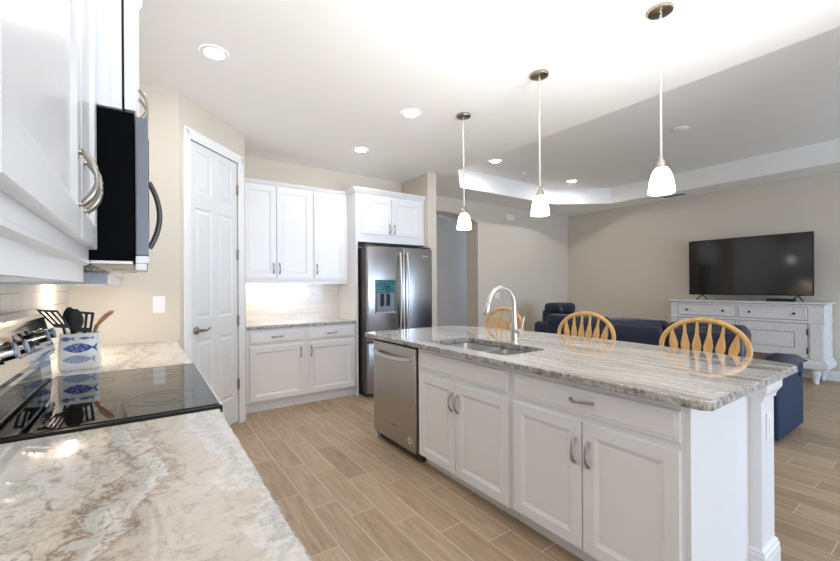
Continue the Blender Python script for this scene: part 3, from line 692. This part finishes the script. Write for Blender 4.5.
for u in (.165, .245):
    bm = B(); fbox(bm, F, u, u + .045, 1.085, 1.235, .0058, .018, .003); sub('paddle', bm, BLACKP, ds)
bm = B(); fbox(bm, F, .10, .37, 1.0, 1.018, .0055, .03, .003); sub('drip_tray', bm, SLATE, ds)
bm = B(); fbox(bm, F, W - .16, W - .085, 1.695, 1.708, .0003, .002); sub('badge', bm, BRIGHT, dr, label='small bright badge')
for u, dd in ((.05, dl), (W - .05, dr)):
    bm = B(); fbox(bm, F, u - .04, u + .04, 1.801, 1.822, -.12, -.015, .004); sub('hinge_cover', bm, DGREY, r)

# ------------------------------------------------------------------ range
RY0, RY1 = 1.487, 2.403
r = thing('range', 'black glass top electric range with stainless back panel between the granite counters', 'range', (-.1, 1.945, 0))
F = Fr((0.19, RY0 + .003), (0, 1)); W = RY1 - RY0 - .006
bm = B(); fbox(bm, F, 0, W, .03, .895, -.63, -.03); fbox(bm, F, .03, W - .03, 0, .03, -.58, -.08); sub('body', bm, BLACKP, r)
bm = B(); fbox(bm, F, .004, W - .004, .20, .80, -.029, .012, .004); od = sub('oven_door', bm, STEEL, r)
bm = B(); fbox(bm, F, .12, W - .12, .32, .68, .0123, .014); sub('oven_window', bm, BLACKG, od)
bm = B(); tube(bm, [F(.07 + (W - .14) * k / 14, .765, .035 + .045 * (1 - (-1 + k / 7) ** 2)) for k in range(15)], .0125, 12)
for u in (.08, W - .08): cyl(bm, F(u, .765, .0123), F(u, .765, .04), .012, seg=12)
sub('handle', bm, STEEL, od, 40)
bm = B(); fbox(bm, F, .004, W - .004, .035, .19, -.029, .010, .004); sub('warming_drawer', bm, STEEL, r)
bm = B(); fbox(bm, F, 0, W, .81, .895, -.029, .012, .004); sub('front_strip', bm, STEEL, r)
bm = B(); fbox(bm, F, -.001, W + .001, .8955, .9205, -.53, .024, .003); cook = sub('cooktop_frame', bm, BLACKP, r)
bm = B(); fbox(bm, F, .018, W - .012, .9207, .9235, -.525, .014, .001); gl = sub('cooktop_glass', bm, BLACKG, r)
bm = B(); fbox(bm, F, -.001, W + .001, .9207, .9245, .0145, .0235, .001); fbox(bm, F, W - .0115, W + .001, .9207, .9245, -.525, .014, .001); sub('cooktop_trim', bm, BRIGHT, r)
for u, n, rr in ((.22, -.38, .082), (.22, -.14, .105), (.68, -.38, .082), (.68, -.14, .105), (.45, -.36, .06)):
    bm = B()
    for q in (rr, rr * .62):
        c = F(u, .9237, n)
        loft(bm, [circ(c, (0, 0, 1), q, 40), circ(c + Vector((0, 0, .0002)), (0, 0, 1), q, 40), circ(c + Vector((0, 0, .0002)), (0, 0, 1), q - .003, 40), circ(c, (0, 0, 1), q - .003, 40)], False, False)
    sub('burner_ring', bm, RING, gl)
# stainless back panel: lower deck with dark inset, upper sloped control panel with knobs
def slope(bm, pts): loft(bm, [[(x, RY0 + .003, z) for x, z in pts], [(x, RY1 - .003, z) for x, z in pts]])
bm = B(); slope(bm, [(-.434, .921), (-.345, .921), (-.352, 1.022), (-.434, 1.022)]); lo = sub('back_panel', bm, BRIGHT, r)
bm = B(); hexa(bm, [(-.3452, RY0 + .12, .94), (-.3445, RY0 + .12, .94), (-.3445, RY1 - .22, .94), (-.3452, RY1 - .22, .94), (-.3512, RY0 + .12, 1.005), (-.3492, RY0 + .12, 1.005), (-.3492, RY1 - .22, 1.005), (-.3512, RY1 - .22, 1.005)]); sub('vent_inset', bm, BLACKG, lo)
bm = B(); slope(bm, [(-.434, 1.0225), (-.37, 1.0225), (-.37, 1.032), (-.434, 1.032)]); sub('panel_gap', bm, BLACKP, r)
bm = B(); slope(bm, [(-.434, 1.0325), (-.338, 1.0325), (-.335, 1.05), (-.372, 1.195), (-.384, 1.208), (-.434, 1.208)]); cp = sub('control_panel', bm, BRIGHT, r)
NV = Vector((.969, 0, .247)); 
def onp(y, z, d): # point in front of the sloped panel
    return Vector((-.335 - (z - 1.05) * .2552, y, z)) + NV * d
for y in (1.66, 1.78, 2.13, 2.25):
    bm = B(); cyl(bm, onp(y, 1.125, .0006), onp(y, 1.125, .008), .03, .028, 24); cyl(bm, onp(y, 1.125, .008), onp(y, 1.125, .034), .023, .0215, 24)
    k = sub('knob', bm, BRIGHT, cp, 40, 'steel knob with a blue grey cap')
    bm = B(); cyl(bm, onp(y, 1.125, .0342), onp(y, 1.125, .040), .0225, .0225, 24); sub('knob_cap', bm, BLUEFILM, k, 40)
bm = B(); P = [onp(1.85, 1.085, .0005), onp(2.06, 1.085, .0005), onp(2.06, 1.165, .0005), onp(1.85, 1.165, .0005)]
loft(bm, [P, [p + NV * .002 for p in P]]); sub('clock_display', bm, BLACKG, cp)

# ------------------------------------------------------------------ microwave
MY0, MY1 = 1.503, 2.352
MWB = mat('microwave_black', (4, 4, 5), 0.5, spec=0.05)
r = thing('microwave', 'black sided over-the-range microwave with a curved handle, hung under the deep cabinet', 'microwave', (-.2, 1.93, 1.40))
bm = B(); box(bm, -.43, -.026, MY0, MY1, 1.405, 1.858, .002, 1); sub('body', bm, MWB, r)
F = Fr((-.0245, MY0 - .002), (0, 1)); W = MY1 - MY0 + .004
bm = B(); fbox(bm, F, 0, W, 1.42, 1.85, 0, .034, .004); md = sub('door', bm, GREYP, r)
bm = B(); fbox(bm, F, .05, W - .25, 1.48, 1.80, .0343, .036); sub('window', bm, BLACKG, md)
bm = B(); tube(bm, [F(W - .17, 1.50 + .30 * k / 14, .040 + .040 * (1 - (-1 + k / 7) ** 2)) for k in range(15)], .011, 12); sub('handle', bm, DGREY, md, 40)
bm = B(); fbox(bm, F, 0, W, 1.396, 1.4195, 0, .034, .003); sub('lower_trim', bm, PLASTIC, r)
bm = B(); box(bm, -.42, -.03, MY0 + .01, MY1 - .01, 1.392, 1.4045, .002, 1); un = sub('underside', bm, SLATE, r)
for y0 in (1.56, 1.98):
    bm = B()
    for k in range(12): box(bm, -.34 + k * .018, -.334 + k * .018, y0, y0 + .3, 1.389, 1.3918)
    sub('grease_filter', bm, DGREY, un)
bm = B(); box(bm, -.10, -.035, 1.87, 1.97, 1.389, 1.3918); sub('hood_lamp', bm, PLASTIC, un)
bm = B(); box(bm, -.025, .004, MY0 - .0005, MY0 + .06, 1.375, 1.3955, .002, 1); sub('door_foot', bm, PLASTIC, r)

# cabinet strip lights
for x0, x1, y0, y1, z, lab in ((-.41, -.36, .55, 1.0, 1.399, 'slim light strip under the wall cabinet left of the microwave'), (-.385, -.335, 2.84, 3.02, 1.399, 'slim light strip under the cabinet beyond the microwave')):
    bm = B(); box(bm, x0, x1, y0, y1, z - .012, z - .0005); single('strip_light', bm, STRIPN if y0 < 2 else STRIPF, ((x0 + x1) / 2, (y0 + y1) / 2, z), lab, 'light')
bm = B(); box(bm, .86, 1.60, 4.78, 4.84, 1.382, 1.3945); single('strip_light', bm, STRIP, (1.23, 4.81, 1.39), 'slim light strip under the two door back wall cabinet', 'light')

# ------------------------------------------------------------------ switches and outlets
def plate(name, lab, F, u, v, w_, h_, rockers, cat):
    r = thing(name, lab, cat, F(u, v, 0)); bm = B(); fbox(bm, F, u - w_ / 2, u + w_ / 2, v - h_ / 2, v + h_ / 2, .0005, .007, .002); p = sub('plate', bm, PLASTIC, r)
    for k in range(rockers):
        c = u + (k - (rockers - 1) / 2) * .046; bm = B(); fbox(bm, F, c - .016, c + .016, v - .033, v + .033, .0072, .010, .001); sub('rocker', bm, PLASTIC, r)
    return r
plate('light_switch', 'white switch plate on the wall at the end of the counter', Fr((0, 3.6), (1, 0)), .083, 1.193, .08, .128, 1, 'light switch')
plate('wall_outlet', 'white outlet plate on the back tile splash', Fr((0, YB - .009), (1, 0)), 1.74, 1.20, .075, .12, 1, 'outlet')
plate('wall_outlet', 'white outlet plate on the living room wall behind the faucet', Fr((0, YL), (1, 0)), 5.47, 1.14, .12, .12, 2, 'outlet')
bm = B(); F = Fr((0, YL), (1, 0)); fbox(bm, F, 5.69, 5.92, 2.585, 2.69, .0005, .04, .008); r = thing('door_chime', 'white chime box high on the wall right of the archway', 'chime', (5.8, YL, 2.63)); sub('cover', bm, PLASTIC, r)
bm = B()
for k in range(5): fbox(bm, F, 5.73 + k * .034, 5.738 + k * .034, 2.60, 2.675, .0402, .041)
sub('grille', bm, CAULK, r)

# ------------------------------------------------------------------ ceiling fittings
def downlight(x, y, z, lab):
    r = thing('recessed_light', lab, 'ceiling light', (x, y, z))
    bm = B(); R_ = [(.086, -.0005), (.084, -.006), (.068, -.010), (.059, -.006)]
    loft(bm, [[(x + q * math.cos(2 * PI * i / 32), y + q * math.sin(2 * PI * i / 32), z + h) for i in range(32)] for q, h in R_], False, False); sub('trim_ring', bm, TRIM, r, 40)
    bm = B(); cyl(bm, (x, y, z - .0065), (x, y, z - .0045), .0585, seg=32); sub('lens', bm, LENST if z > 3 else LENS, r)
downlight(.375, 2.86, C, 'recessed ceiling light nearest the pantry door'); downlight(1.925, 2.90, C, 'recessed ceiling light above the dishwasher end of the island'); downlight(1.975, 3.98, C, 'recessed ceiling light in front of the refrigerator')
downlight(4.18, 4.09, 3.13, 'recessed light in the tray ceiling near its left corner'); downlight(6.10, 4.14, 3.13, 'recessed light in the tray ceiling near its far right corner')

r = thing('smoke_detector', 'small white detector in the tray ceiling', 'smoke detector', (4.98, 4.26, 3.13))
bm = B(); lathe(bm, [(.05, -.0005), (.05, -.012), (.03, -.02)], (4.98, 4.26, 3.13)); sub('base', bm, PLASTIC, r, 40)
bm = B(); lathe(bm, [(.02, -.0202), (.022, -.035), (.012, -.04)], (4.98, 4.26, 3.13)); sub('sensor', bm, PLASTIC, r, 40)
bm = B(); lathe(bm, [(.085, -.0005), (.085, -.01), (.06, -.018)], (5.12, 2.055, 3.13)); single('ceiling_speaker', bm, CEIL, (5.12, 2.055, 3.13), 'flat round cover in the middle of the tray ceiling', 'ceiling cover', smooth=40)
r = thing('air_vent', 'slim air vent in the lower ceiling by the television wall', 'air vent', (7.38, 3.05, C))
bm = B(); box(bm, 7.29, 7.47, 2.87, 3.25, C - .01, C - .0005, .003); fr_ = sub('frame', bm, TRIM, r)
for k in range(6):
    bm = B(); box(bm, 7.31 + k * .025, 7.322 + k * .025, 2.89, 3.23, C - .0125, C - .0102); sub('slat', bm, GREYP, r)

def pendant(x, y, lab, first=None):
    r = thing('pendant_light', lab, 'pendant light', (x, y, C), 'pendant lights over the island')
    bm = B(); lathe(bm, [(.064, -.0005), (.066, -.008), (.062, -.018), (.05, -.024), (.012, -.028), (.012, -.034)], (x, y, C)); sub('canopy', bm, BRONZE, r, 40)
    bm = B(); cyl(bm, (x, y, 1.985), (x, y, C - .03), .0065, seg=14); sub('rod', bm, HANDL, r, 40)
    bm = B(); lathe(bm, [(.010, 2.03 - C), (.012, 2.01 - C), (.022, 2.0 - C), (.028, 1.982 - C), (.031, 1.964 - C)], (x, y, C)); sub('socket_cap', bm, NICKEL, r, 40)
    bm = B(); pf = [(.026, 1.966), (.038, 1.954), (.049, 1.93), (.057, 1.90), (.063, 1.86), (.066, 1.829), (.064, 1.825), (.060, 1.86), (.053, 1.90), (.043, 1.925), (.026, 1.948)]
    lathe(bm, [(a, b - C) for a, b in pf], (x, y, C), 32, False, True); sub('glass_shade', bm, SHADEG, r, 50)
    return r
p1 = pendant(2.335, 2.67, 'bell glass pendant over the far end of the island')
dup(p1, (2.335, 1.845, C), label='bell glass pendant over the middle of the island, beside the sink'); dup(p1, (2.345, 1.035, C), label='bell glass pendant over the near end of the island')

# ------------------------------------------------------------------ crock and utensils
cx, cy = -.272, 2.625
r = thing('utensil_crock', 'white ceramic crock with blue fish holding kitchen utensils', 'crock', (cx, cy, CT))
bm = B(); lp = lambda hw, hd, z, rr: [p + Vector((cx, cy, 0)) for p in rrect(-hw, hw, -hd, hd, rr, z)]
loft(bm, [lp(.072, .052, CT + .0008, .02), lp(.081, .060, CT + .012, .024), lp(.083, .062, CT + .03, .026), lp(.080, .060, CT + .10, .025), lp(.076, .057, CT + .178, .024), lp(.075, .056, CT + .182, .024), lp(.071, .052, CT + .182, .022), lp(.070, .051, CT + .02, .02)], True, True)
body = sub('body', bm, CERAMIC, r, 50)
FC = Fr((cx, cy, CT), (1, 0))
def fish(u, v, L_, h_, m_, tail=True):
    bm = B(); top = []; n_ = 14
    for k in range(n_ + 1):
        s = k / n_; top.append((u - L_ / 2 + L_ * s, h_ / 2 * math.sin(PI * s) ** .75))
    face = .0635 - (v / .182) * .006
    P = [FC(a, v + b, face) for a, b in top] + [FC(a, v - b, face) for a, b in reversed(top[1:-1])]
    prism(bm, P, FC.n * .0012)
    if tail:
        a = u + L_ / 2; P = [FC(a - .006, v, face), FC(a + .016, v + h_ * .45, face), FC(a + .011, v, face), FC(a + .016, v - h_ * .45, face)]; prism(bm, P, FC.n * .0012)
    sub('fish_motif', bm, m_, body, label='painted blue fish')
fish(-.002, .112, .116, .046, FISHB, True); fish(-.006, .056, .112, .040, FISHL); fish(-.048, .158, .036, .022, FISHG); fish(.022, .159, .044, .014, FISHG)
CR = 'utensils standing in the crock'
def handle_(bm, a, b, r0=.006): tube(bm, [a, (Vector(a) + Vector(b)) / 2, b], [r0, r0 * .9, r0], 8)
def plate_between(bm, pts, t): prism(bm, pts, t)
zc = CT + .03
def utensil(name, lab, foot, neck, m_, hfun):
    r = thing(name, lab, 'utensil', foot, CR)
    bm = B(); handle_(bm, foot, neck); sub('handle', bm, m_, r, 40)
    bm = B(); hfun(bm); sub('head', bm, m_, r, 40)
def blade(c, ux, vz, w0, w1, L_, slots, th=.004):
    """flat slotted head: c = neck point, ux = width direction, vz = length direction; built of bars round its slots"""
    def f(bm):
        u = Vector(ux).normalized(); v = Vector(vz).normalized(); n = u.cross(v) * th; c_ = Vector(c)
        q = lambda a, b: c_ + u * ((w0 + (w1 - w0) * b) * a) + v * (L_ * b)
        nb = slots * 2 + 1
        for k in range(nb):
            a0, a1 = -.5 + k / nb, -.5 + (k + 1) / nb
            if k % 2 == 0: prism(bm, [q(a0, 0), q(a1, 0), q(a1, 1), q(a0, 1)], n)
            else:
                prism(bm, [q(a0, 0), q(a1, 0), q(a1, .22), q(a0, .22)], n); prism(bm, [q(a0, .88), q(a1, .88), q(a1, 1), q(a0, 1)], n)
    return f
def bowl_head(c, ax, L_, w_, d_):
    def f(bm):
        A = Vector(ax).normalized(); S = Vector((1, 0, 0)); S = (S - A * S.dot(A)).normalized(); n = A.cross(S); lo = []
        for k in range(13):
            s = k / 12; ww = w_ / 2 * max(.02, math.sin(PI * (.03 + .94 * s)) ** .6); dd = d_ * math.sin(PI * s); p = Vector(c) + A * (L_ * s)
            lo.append([p + S * (ww * math.cos(t)) + n * ((.003 if math.sin(t) < 0 else .003 + dd) * math.sin(t)) for t in [2 * PI * i / 14 for i in range(14)]])
        loft(bm, lo)
    return f
utensil('slotted_turner', 'black slotted turner leaning left out of the crock', (-.30, 2.585, zc), (-.330, 2.578, 1.135), BLACKP, blade((-.330, 2.578, 1.128), (1, .1, -.12), (-.55, -.05, .85), .062, .078, .108, 3))
utensil('serving_spoon', 'black spoon at the back of the crock', (-.28, 2.65, zc), (-.312, 2.655, 1.125), BLACKP, bowl_head((-.312, 2.655, 1.12), (-.05, 0, 1), .105, .056, .012))
utensil('serving_spoon', 'large black spoon in the middle of the crock', (-.29, 2.61, zc), (-.290, 2.605, 1.115), BLACKP, bowl_head((-.290, 2.605, 1.10), (.02, -.05, 1), .118, .066, .016))
utensil('slotted_spatula', 'black slotted spatula standing right of the spoons', (-.25, 2.595, zc), (-.252, 2.60, 1.11), BLACKP, blade((-.252, 2.60, 1.10), (1, 0, -.15), (.08, 0, 1), .052, .062, .102, 2))
r = thing('wooden_spoon', 'wooden spoon leaning right out of the crock', 'utensil', (-.24, 2.64, zc), CR)
bm = B(); tube(bm, [(-.235, 2.65, zc), (-.216, 2.64, 1.10), (-.206, 2.625, 1.13)], [.006, .008, .011], 10); sub('handle', bm, SPOONW, r, 40)
bm = B(); tube(bm, [(-.208, 2.6255, 1.126), (-.188, 2.62, 1.155), (-.165, 2.615, 1.182), (-.145, 2.61, 1.198), (-.137, 2.608, 1.202)], [.012, .022, .027, .021, .006], 12, .45); sub('head', bm, SPOONW, r, 40)

# ------------------------------------------------------------------ bar chairs
def bar_chair(x, y, lab):
    r = thing('bar_chair', lab, 'chair', (x, y, 0), 'bow back chairs along the island')
    SH = .62; HWB = .246
    bm = B(); loft(bm, [[(x + .2 * q * math.cos(2 * PI * i / 28), y + .21 * q * math.sin(2 * PI * i / 28), z) for i in range(28)] for q, z in ((.86, SH - .042), (1.0, SH - .028), (1.0, SH - .01), (.94, SH), (.6, SH - .008), (.2, SH - .012))]); sub('seat', bm, OAK, r, 50)
    bx = lambda z: x + .155 + (z - SH) * .15
    # bring both ends down to the seat
    def end(s): return [(bx(SH), y + s * .165, SH - .004), (bx(.70), y + s * .19, .70), (bx(.79), y + s * .223, .79)]
    arcp = [(bx(.905 + .184 * math.sin(a)), y + HWB * math.cos(a), .905 + .184 * math.sin(a)) for a in [PI * k / 22 for k in range(23)]]
    pts = end(1) + arcp + list(reversed(end(-1)))
    bm = B(); tube(bm, pts, .0165, 12, .85); sub('bow', bm, OAK, r, 50)
    for k in range(6):
        s = (k - 2.5) / 2.5; y0, y1 = s * .12, s * .185
        zt = .905 + .184 * math.sqrt(max(0, 1 - (y1 / HWB) ** 2)) - .012
        bm = B(); lo = []
        zb = SH - .004
        for z, hw, th in ((zb, .008, .008), (.76, .007, .007), (.86, .012, .006), (.895, .023, .006), (.92, .0255, .006), (.955, .019, .006), (.995, .009, .006), (zt, .0055, .006)):
            f = (z - zb) / (zt - zb); yy = y + y0 + (y1 - y0) * f
            lo.append([(bx(z) - th, yy - hw, z), (bx(z) + th, yy - hw, z), (bx(z) + th, yy + hw, z), (bx(z) - th, yy + hw, z)])
        loft(bm, lo); sub('spindle', bm, OAK, r)
    for sx in (-1, 1):
        for sy in (-1, 1):
            bm = B(); tube(bm, [(x + sx * .12, y + sy * .13, SH - .035), (x + sx * .16, y + sy * .165, .33), (x + sx * .195, y + sy * .20, 0.004)], [.017, .021, .014], 10); sub('leg', bm, OAK, r, 50)
    for a, b in (((-1, -1), (-1, 1)), ((1, -1), (1, 1)), ((-1, -1), (1, -1)), ((-1, 1), (1, 1))):
        bm = B(); tube(bm, [(x + a[0] * .172, y + a[1] * .176, .22), (x + (a[0] + b[0]) * .086, y + (a[1] + b[1]) * .088, .22), (x + b[0] * .172, y + b[1] * .176, .22)], [.009, .013, .009], 8); sub('stretcher', bm, OAK, r, 50)
    return r
c1 = bar_chair(2.76, 2.80, 'honey oak bow back chair at the far end of the island, behind the faucet')
dup(c1, (2.76, 1.90, 0), label='honey oak bow back chair at the middle of the island'); dup(c1, (2.76, 1.066, 0), label='honey oak bow back chair at the near end of the island')

# ------------------------------------------------------------------ living room
def soft(bm, x0, x1, y0, y1, z0, z1, r_): box(bm, x0, x1, y0, y1, z0, z1, r_, 4)
r = thing('sofa', 'navy leather sofa seen from behind beyond the island', 'sofa', (4.65, 2.1, 0), )
bm = B(); soft(bm, 4.24, 5.0, 1.22, 3.26, .06, .40, .03); sub('base', bm, NAVYF, r, 50)
for x in (4.3, 4.94):
    for y in (1.3, 3.2): bm = B(); cyl(bm, (x, y, 0), (x, y, .059), .025); sub('foot', bm, KNOBD, r)
for y0, y1 in ((1.205, 1.835), (1.85, 2.45), (2.465, 3.25)):
    bm = B(); soft(bm, 4.19, 4.44, y0, y1, .41, .93, .055); b_ = sub('back_cushion', bm, NAVY, r, 50)
    bm = B(); soft(bm, 4.20, 4.40, y0 + .01, y1 - .01, .80, .957, .05); sub('headrest', bm, NAVY, b_, 50)
    bm = B(); soft(bm, 4.45, 5.03, max(y0, 1.21), y1, .405, .53, .045); sub('seat_cushion', bm, NAVY, r, 50)
bm = B(); soft(bm, 4.24, 5.0, .99, 1.15, .03, .60, .02); ar = sub('arm', bm, NAVYF, r, 50)
bm = B(); lo = []
for k in range(9):
    s = k / 8; xx = 4.26 + .78 * s; zt = .605 + .095 * math.sin(PI * (.12 + .85 * s)) ** .8
    lo.append([(xx, .975, .602), (xx, .965, (.602 + zt) / 2), (xx, 1.0, zt), (xx, 1.12, zt), (xx, 1.152, (.602 + zt) / 2), (xx, 1.148, .602)])
loft(bm, lo); sub('arm_pad', bm, NAVY, ar, 60)
bm = B(); cyl(bm, (4.87, .9885, .50), (4.87, .980, .50), .022, seg=20); sub('recline_button', bm, BLACKP, ar)

r = thing('recliner', 'navy leather recliner with tall headrest by the back wall', 'armchair', (6.0, 4.4, 0))
bm = B(); soft(bm, 5.94, 6.45, 3.95, 4.75, .06, .42, .04); sub('base', bm, NAVY, r, 50)
for x in (6.0, 6.38):
    for y in (4.0, 4.7): bm = B(); cyl(bm, (x, y, 0), (x, y, .059), .025); sub('foot', bm, KNOBD, r)
bm = B(); soft(bm, 5.96, 6.43, 4.38, 4.72, .43, .90, .09); b_ = sub('backrest', bm, NAVY, r, 50)
bm = B(); soft(bm, 5.95, 6.44, 4.28, 4.66, .80, 1.005, .08); sub('headrest', bm, NAVY, b_, 50)
for x0, x1 in ((5.72, 5.93), (6.46, 6.66)):
    bm = B(); soft(bm, x0, x1, 3.9, 4.7, .05, .68, .075); sub('arm', bm, NAVY, r, 50)
bm = B(); soft(bm, 5.95, 6.44, 3.93, 4.37, .425, .55, .05); sub('seat_cushion', bm, NAVY, r, 50)

r = thing('coffee_table', 'low brown wooden table between the sofa and the console', 'table', (6.0, 1.75, 0))
bm = B(); box(bm, 5.75, 6.3, 1.35, 2.3, .43, .47, .006); sub('tabletop', bm, BROWNW, r)
bm = B(); box(bm, 5.80, 6.25, 1.40, 2.25, .36, .4295); sub('apron', bm, BROWNW, r)
for x in (5.82, 6.23):
    for y in (1.42, 2.23): bm = B(); box(bm, x - .03, x + .03, y - .03, y + .03, 0, .3595); sub('leg', bm, BROWNW, r)

# media console against the television wall; its front looks -X
F = Fr((7.19, 3.035), (0, -1)); W = 1.81; D = .46
r = thing('media_console', 'whitewashed console with two drawers and panelled doors under the television', 'console', (7.42, 2.1, 0))
bm = B(); fbox(bm, F, 0, W, .22, 1.035, -D, 0, .002, 1); sub('body', bm, WHITEW, r)
bm = B(); moulding(bm, F, 0, W, -D, [(.004, 1.0355), (.010, 1.04), (.016, 1.045), (.030, 1.05), (.034, 1.058), (.030, 1.07)]); sub('top', bm, WHITEW, r)
bm = B(); moulding(bm, F, 0, W, -D, [(.03, .20), (.036, .215), (.036, .27), (.022, .285), (.022, .295), (.006, .315)]); sub('plinth', bm, WHITEW, r)
bm = B(); moulding(bm, F, 0, W, -D, [(.002, .796), (.012, .80), (.012, .812), (.002, .816)]); sub('rail', bm, WHITEW, r)
for u0, u1, kn in ((.115, .875, (.24, .72)), (.915, 1.65, (1.04, 1.52))):
    bm = B(); fbox(bm, F, u0 - .007, u1 + .007, .831, 1.009, .0002, .003); sub('grey_outline', bm, GROOVE, r, label='grey line round the drawer')
    bm = B(); panel(bm, F, [u0, u0 + .02, u1 - .02, u1], [.838, .858, .982, 1.002], .0005, .012, {(1, 1)}, [(.004, -.005), (.010, -.005)]); d = sub('drawer', bm, WHITEW, r)
    for u in kn:
        bm = B(); cyl(bm, F(u, .92, .0072), F(u, .92, .018), .008, .007, 12); cyl(bm, F(u, .92, .018), F(u, .92, .03), .016, .013, 16); sub('knob', bm, KNOBD, d, label='dark iron knob')
for u0, u1, hs in ((.115, .875, .115), (.915, 1.65, 1.65)):
    bm = B(); fbox(bm, F, u0 - .007, u1 + .007, .328, .791, .0002, .003); sub('grey_outline', bm, GROOVE, r, label='grey line round the door')
    bm = B(); panel(bm, F, [u0, u0 + .12, u1 - .12, u1], [.335, .45, .675, .785], .0005, .012, {(1, 1)}, [(.006, -.007), (.02, -.007), (.03, -.004)]); d = sub('door', bm, WHITEWV, r)
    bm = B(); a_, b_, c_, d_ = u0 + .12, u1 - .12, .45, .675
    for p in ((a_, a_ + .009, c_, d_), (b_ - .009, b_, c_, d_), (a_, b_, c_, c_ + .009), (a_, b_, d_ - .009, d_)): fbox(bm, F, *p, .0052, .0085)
    sub('grey_outline', bm, GROOVE, d, label='grey line round the door panel')
    for v in (.43, .68): bm = B(); cyl(bm, F(hs, v - .04, .014), F(hs, v + .04, .014), .007, seg=10); sub('hinge', bm, KNOBD, d, label='dark iron hinge')
for u0, u1 in ((.02, .095), (.888, .902), (1.675, 1.80)):
    bm = B(); fbox(bm, F, u0, u1, .325, .79, .0005, .016, .004); sub('pilaster', bm, WHITEW, r)
for u in (.09, W - .09):
    for n in (-.05, -D + .05):
        c = F(u, 0, n); bm = B(); lathe(bm, [(.025, .001), (.034, .02), (.030, .04), (.040, .10), (.055, .15), (.045, .165), (.06, .18), (.06, .1995)], c); sub('foot', bm, WHITEW, r, 40)
# television on its two feet
r = thing('television', 'large black flat screen television on the whitewashed console', 'television', (7.42, 2.1, 1.075))
F = Fr((7.40, 2.85), (0, -1)); W = 1.49
bm = B(); fbox(bm, F, 0, W, 1.155, 2.03, -.035, 0, .004); bd = sub('frame', bm, BLACKP, r)
bm = B(); fbox(bm, F, .01, W - .01, 1.172, 2.02, .0003, .0025); sub('screen', bm, SCREEN, bd)
bm = B(); fbox(bm, F, W / 2 - .03, W / 2 + .03, 1.158, 1.166, .0003, .001); sub('badge', bm, DGREY, bd)
for u in (.19, 1.33):
    bm = B(); tube(bm, [F(u, 1.156, -.02), F(u - .035, 1.10, .08), F(u - .045, 1.079, .11)], .008, 8); tube(bm, [F(u, 1.156, -.02), F(u + .02, 1.10, -.09), F(u + .03, 1.079, -.12)], .008, 8); sub('foot', bm, BLACKP, r)
r = thing('media_box', 'slim black box under the right side of the television', 'media player', (7.38, 1.67, 1.071))
bm = B(); fbox(bm, F, 1.0, 1.29, 1.0715, 1.112, -.1, .045, .003); bx_ = sub('case', bm, BLACKP, r)
bm = B(); fbox(bm, F, 1.03, 1.26, 1.084, 1.092, .0453, .046); sub('front_slot', bm, DGREY, bx_)
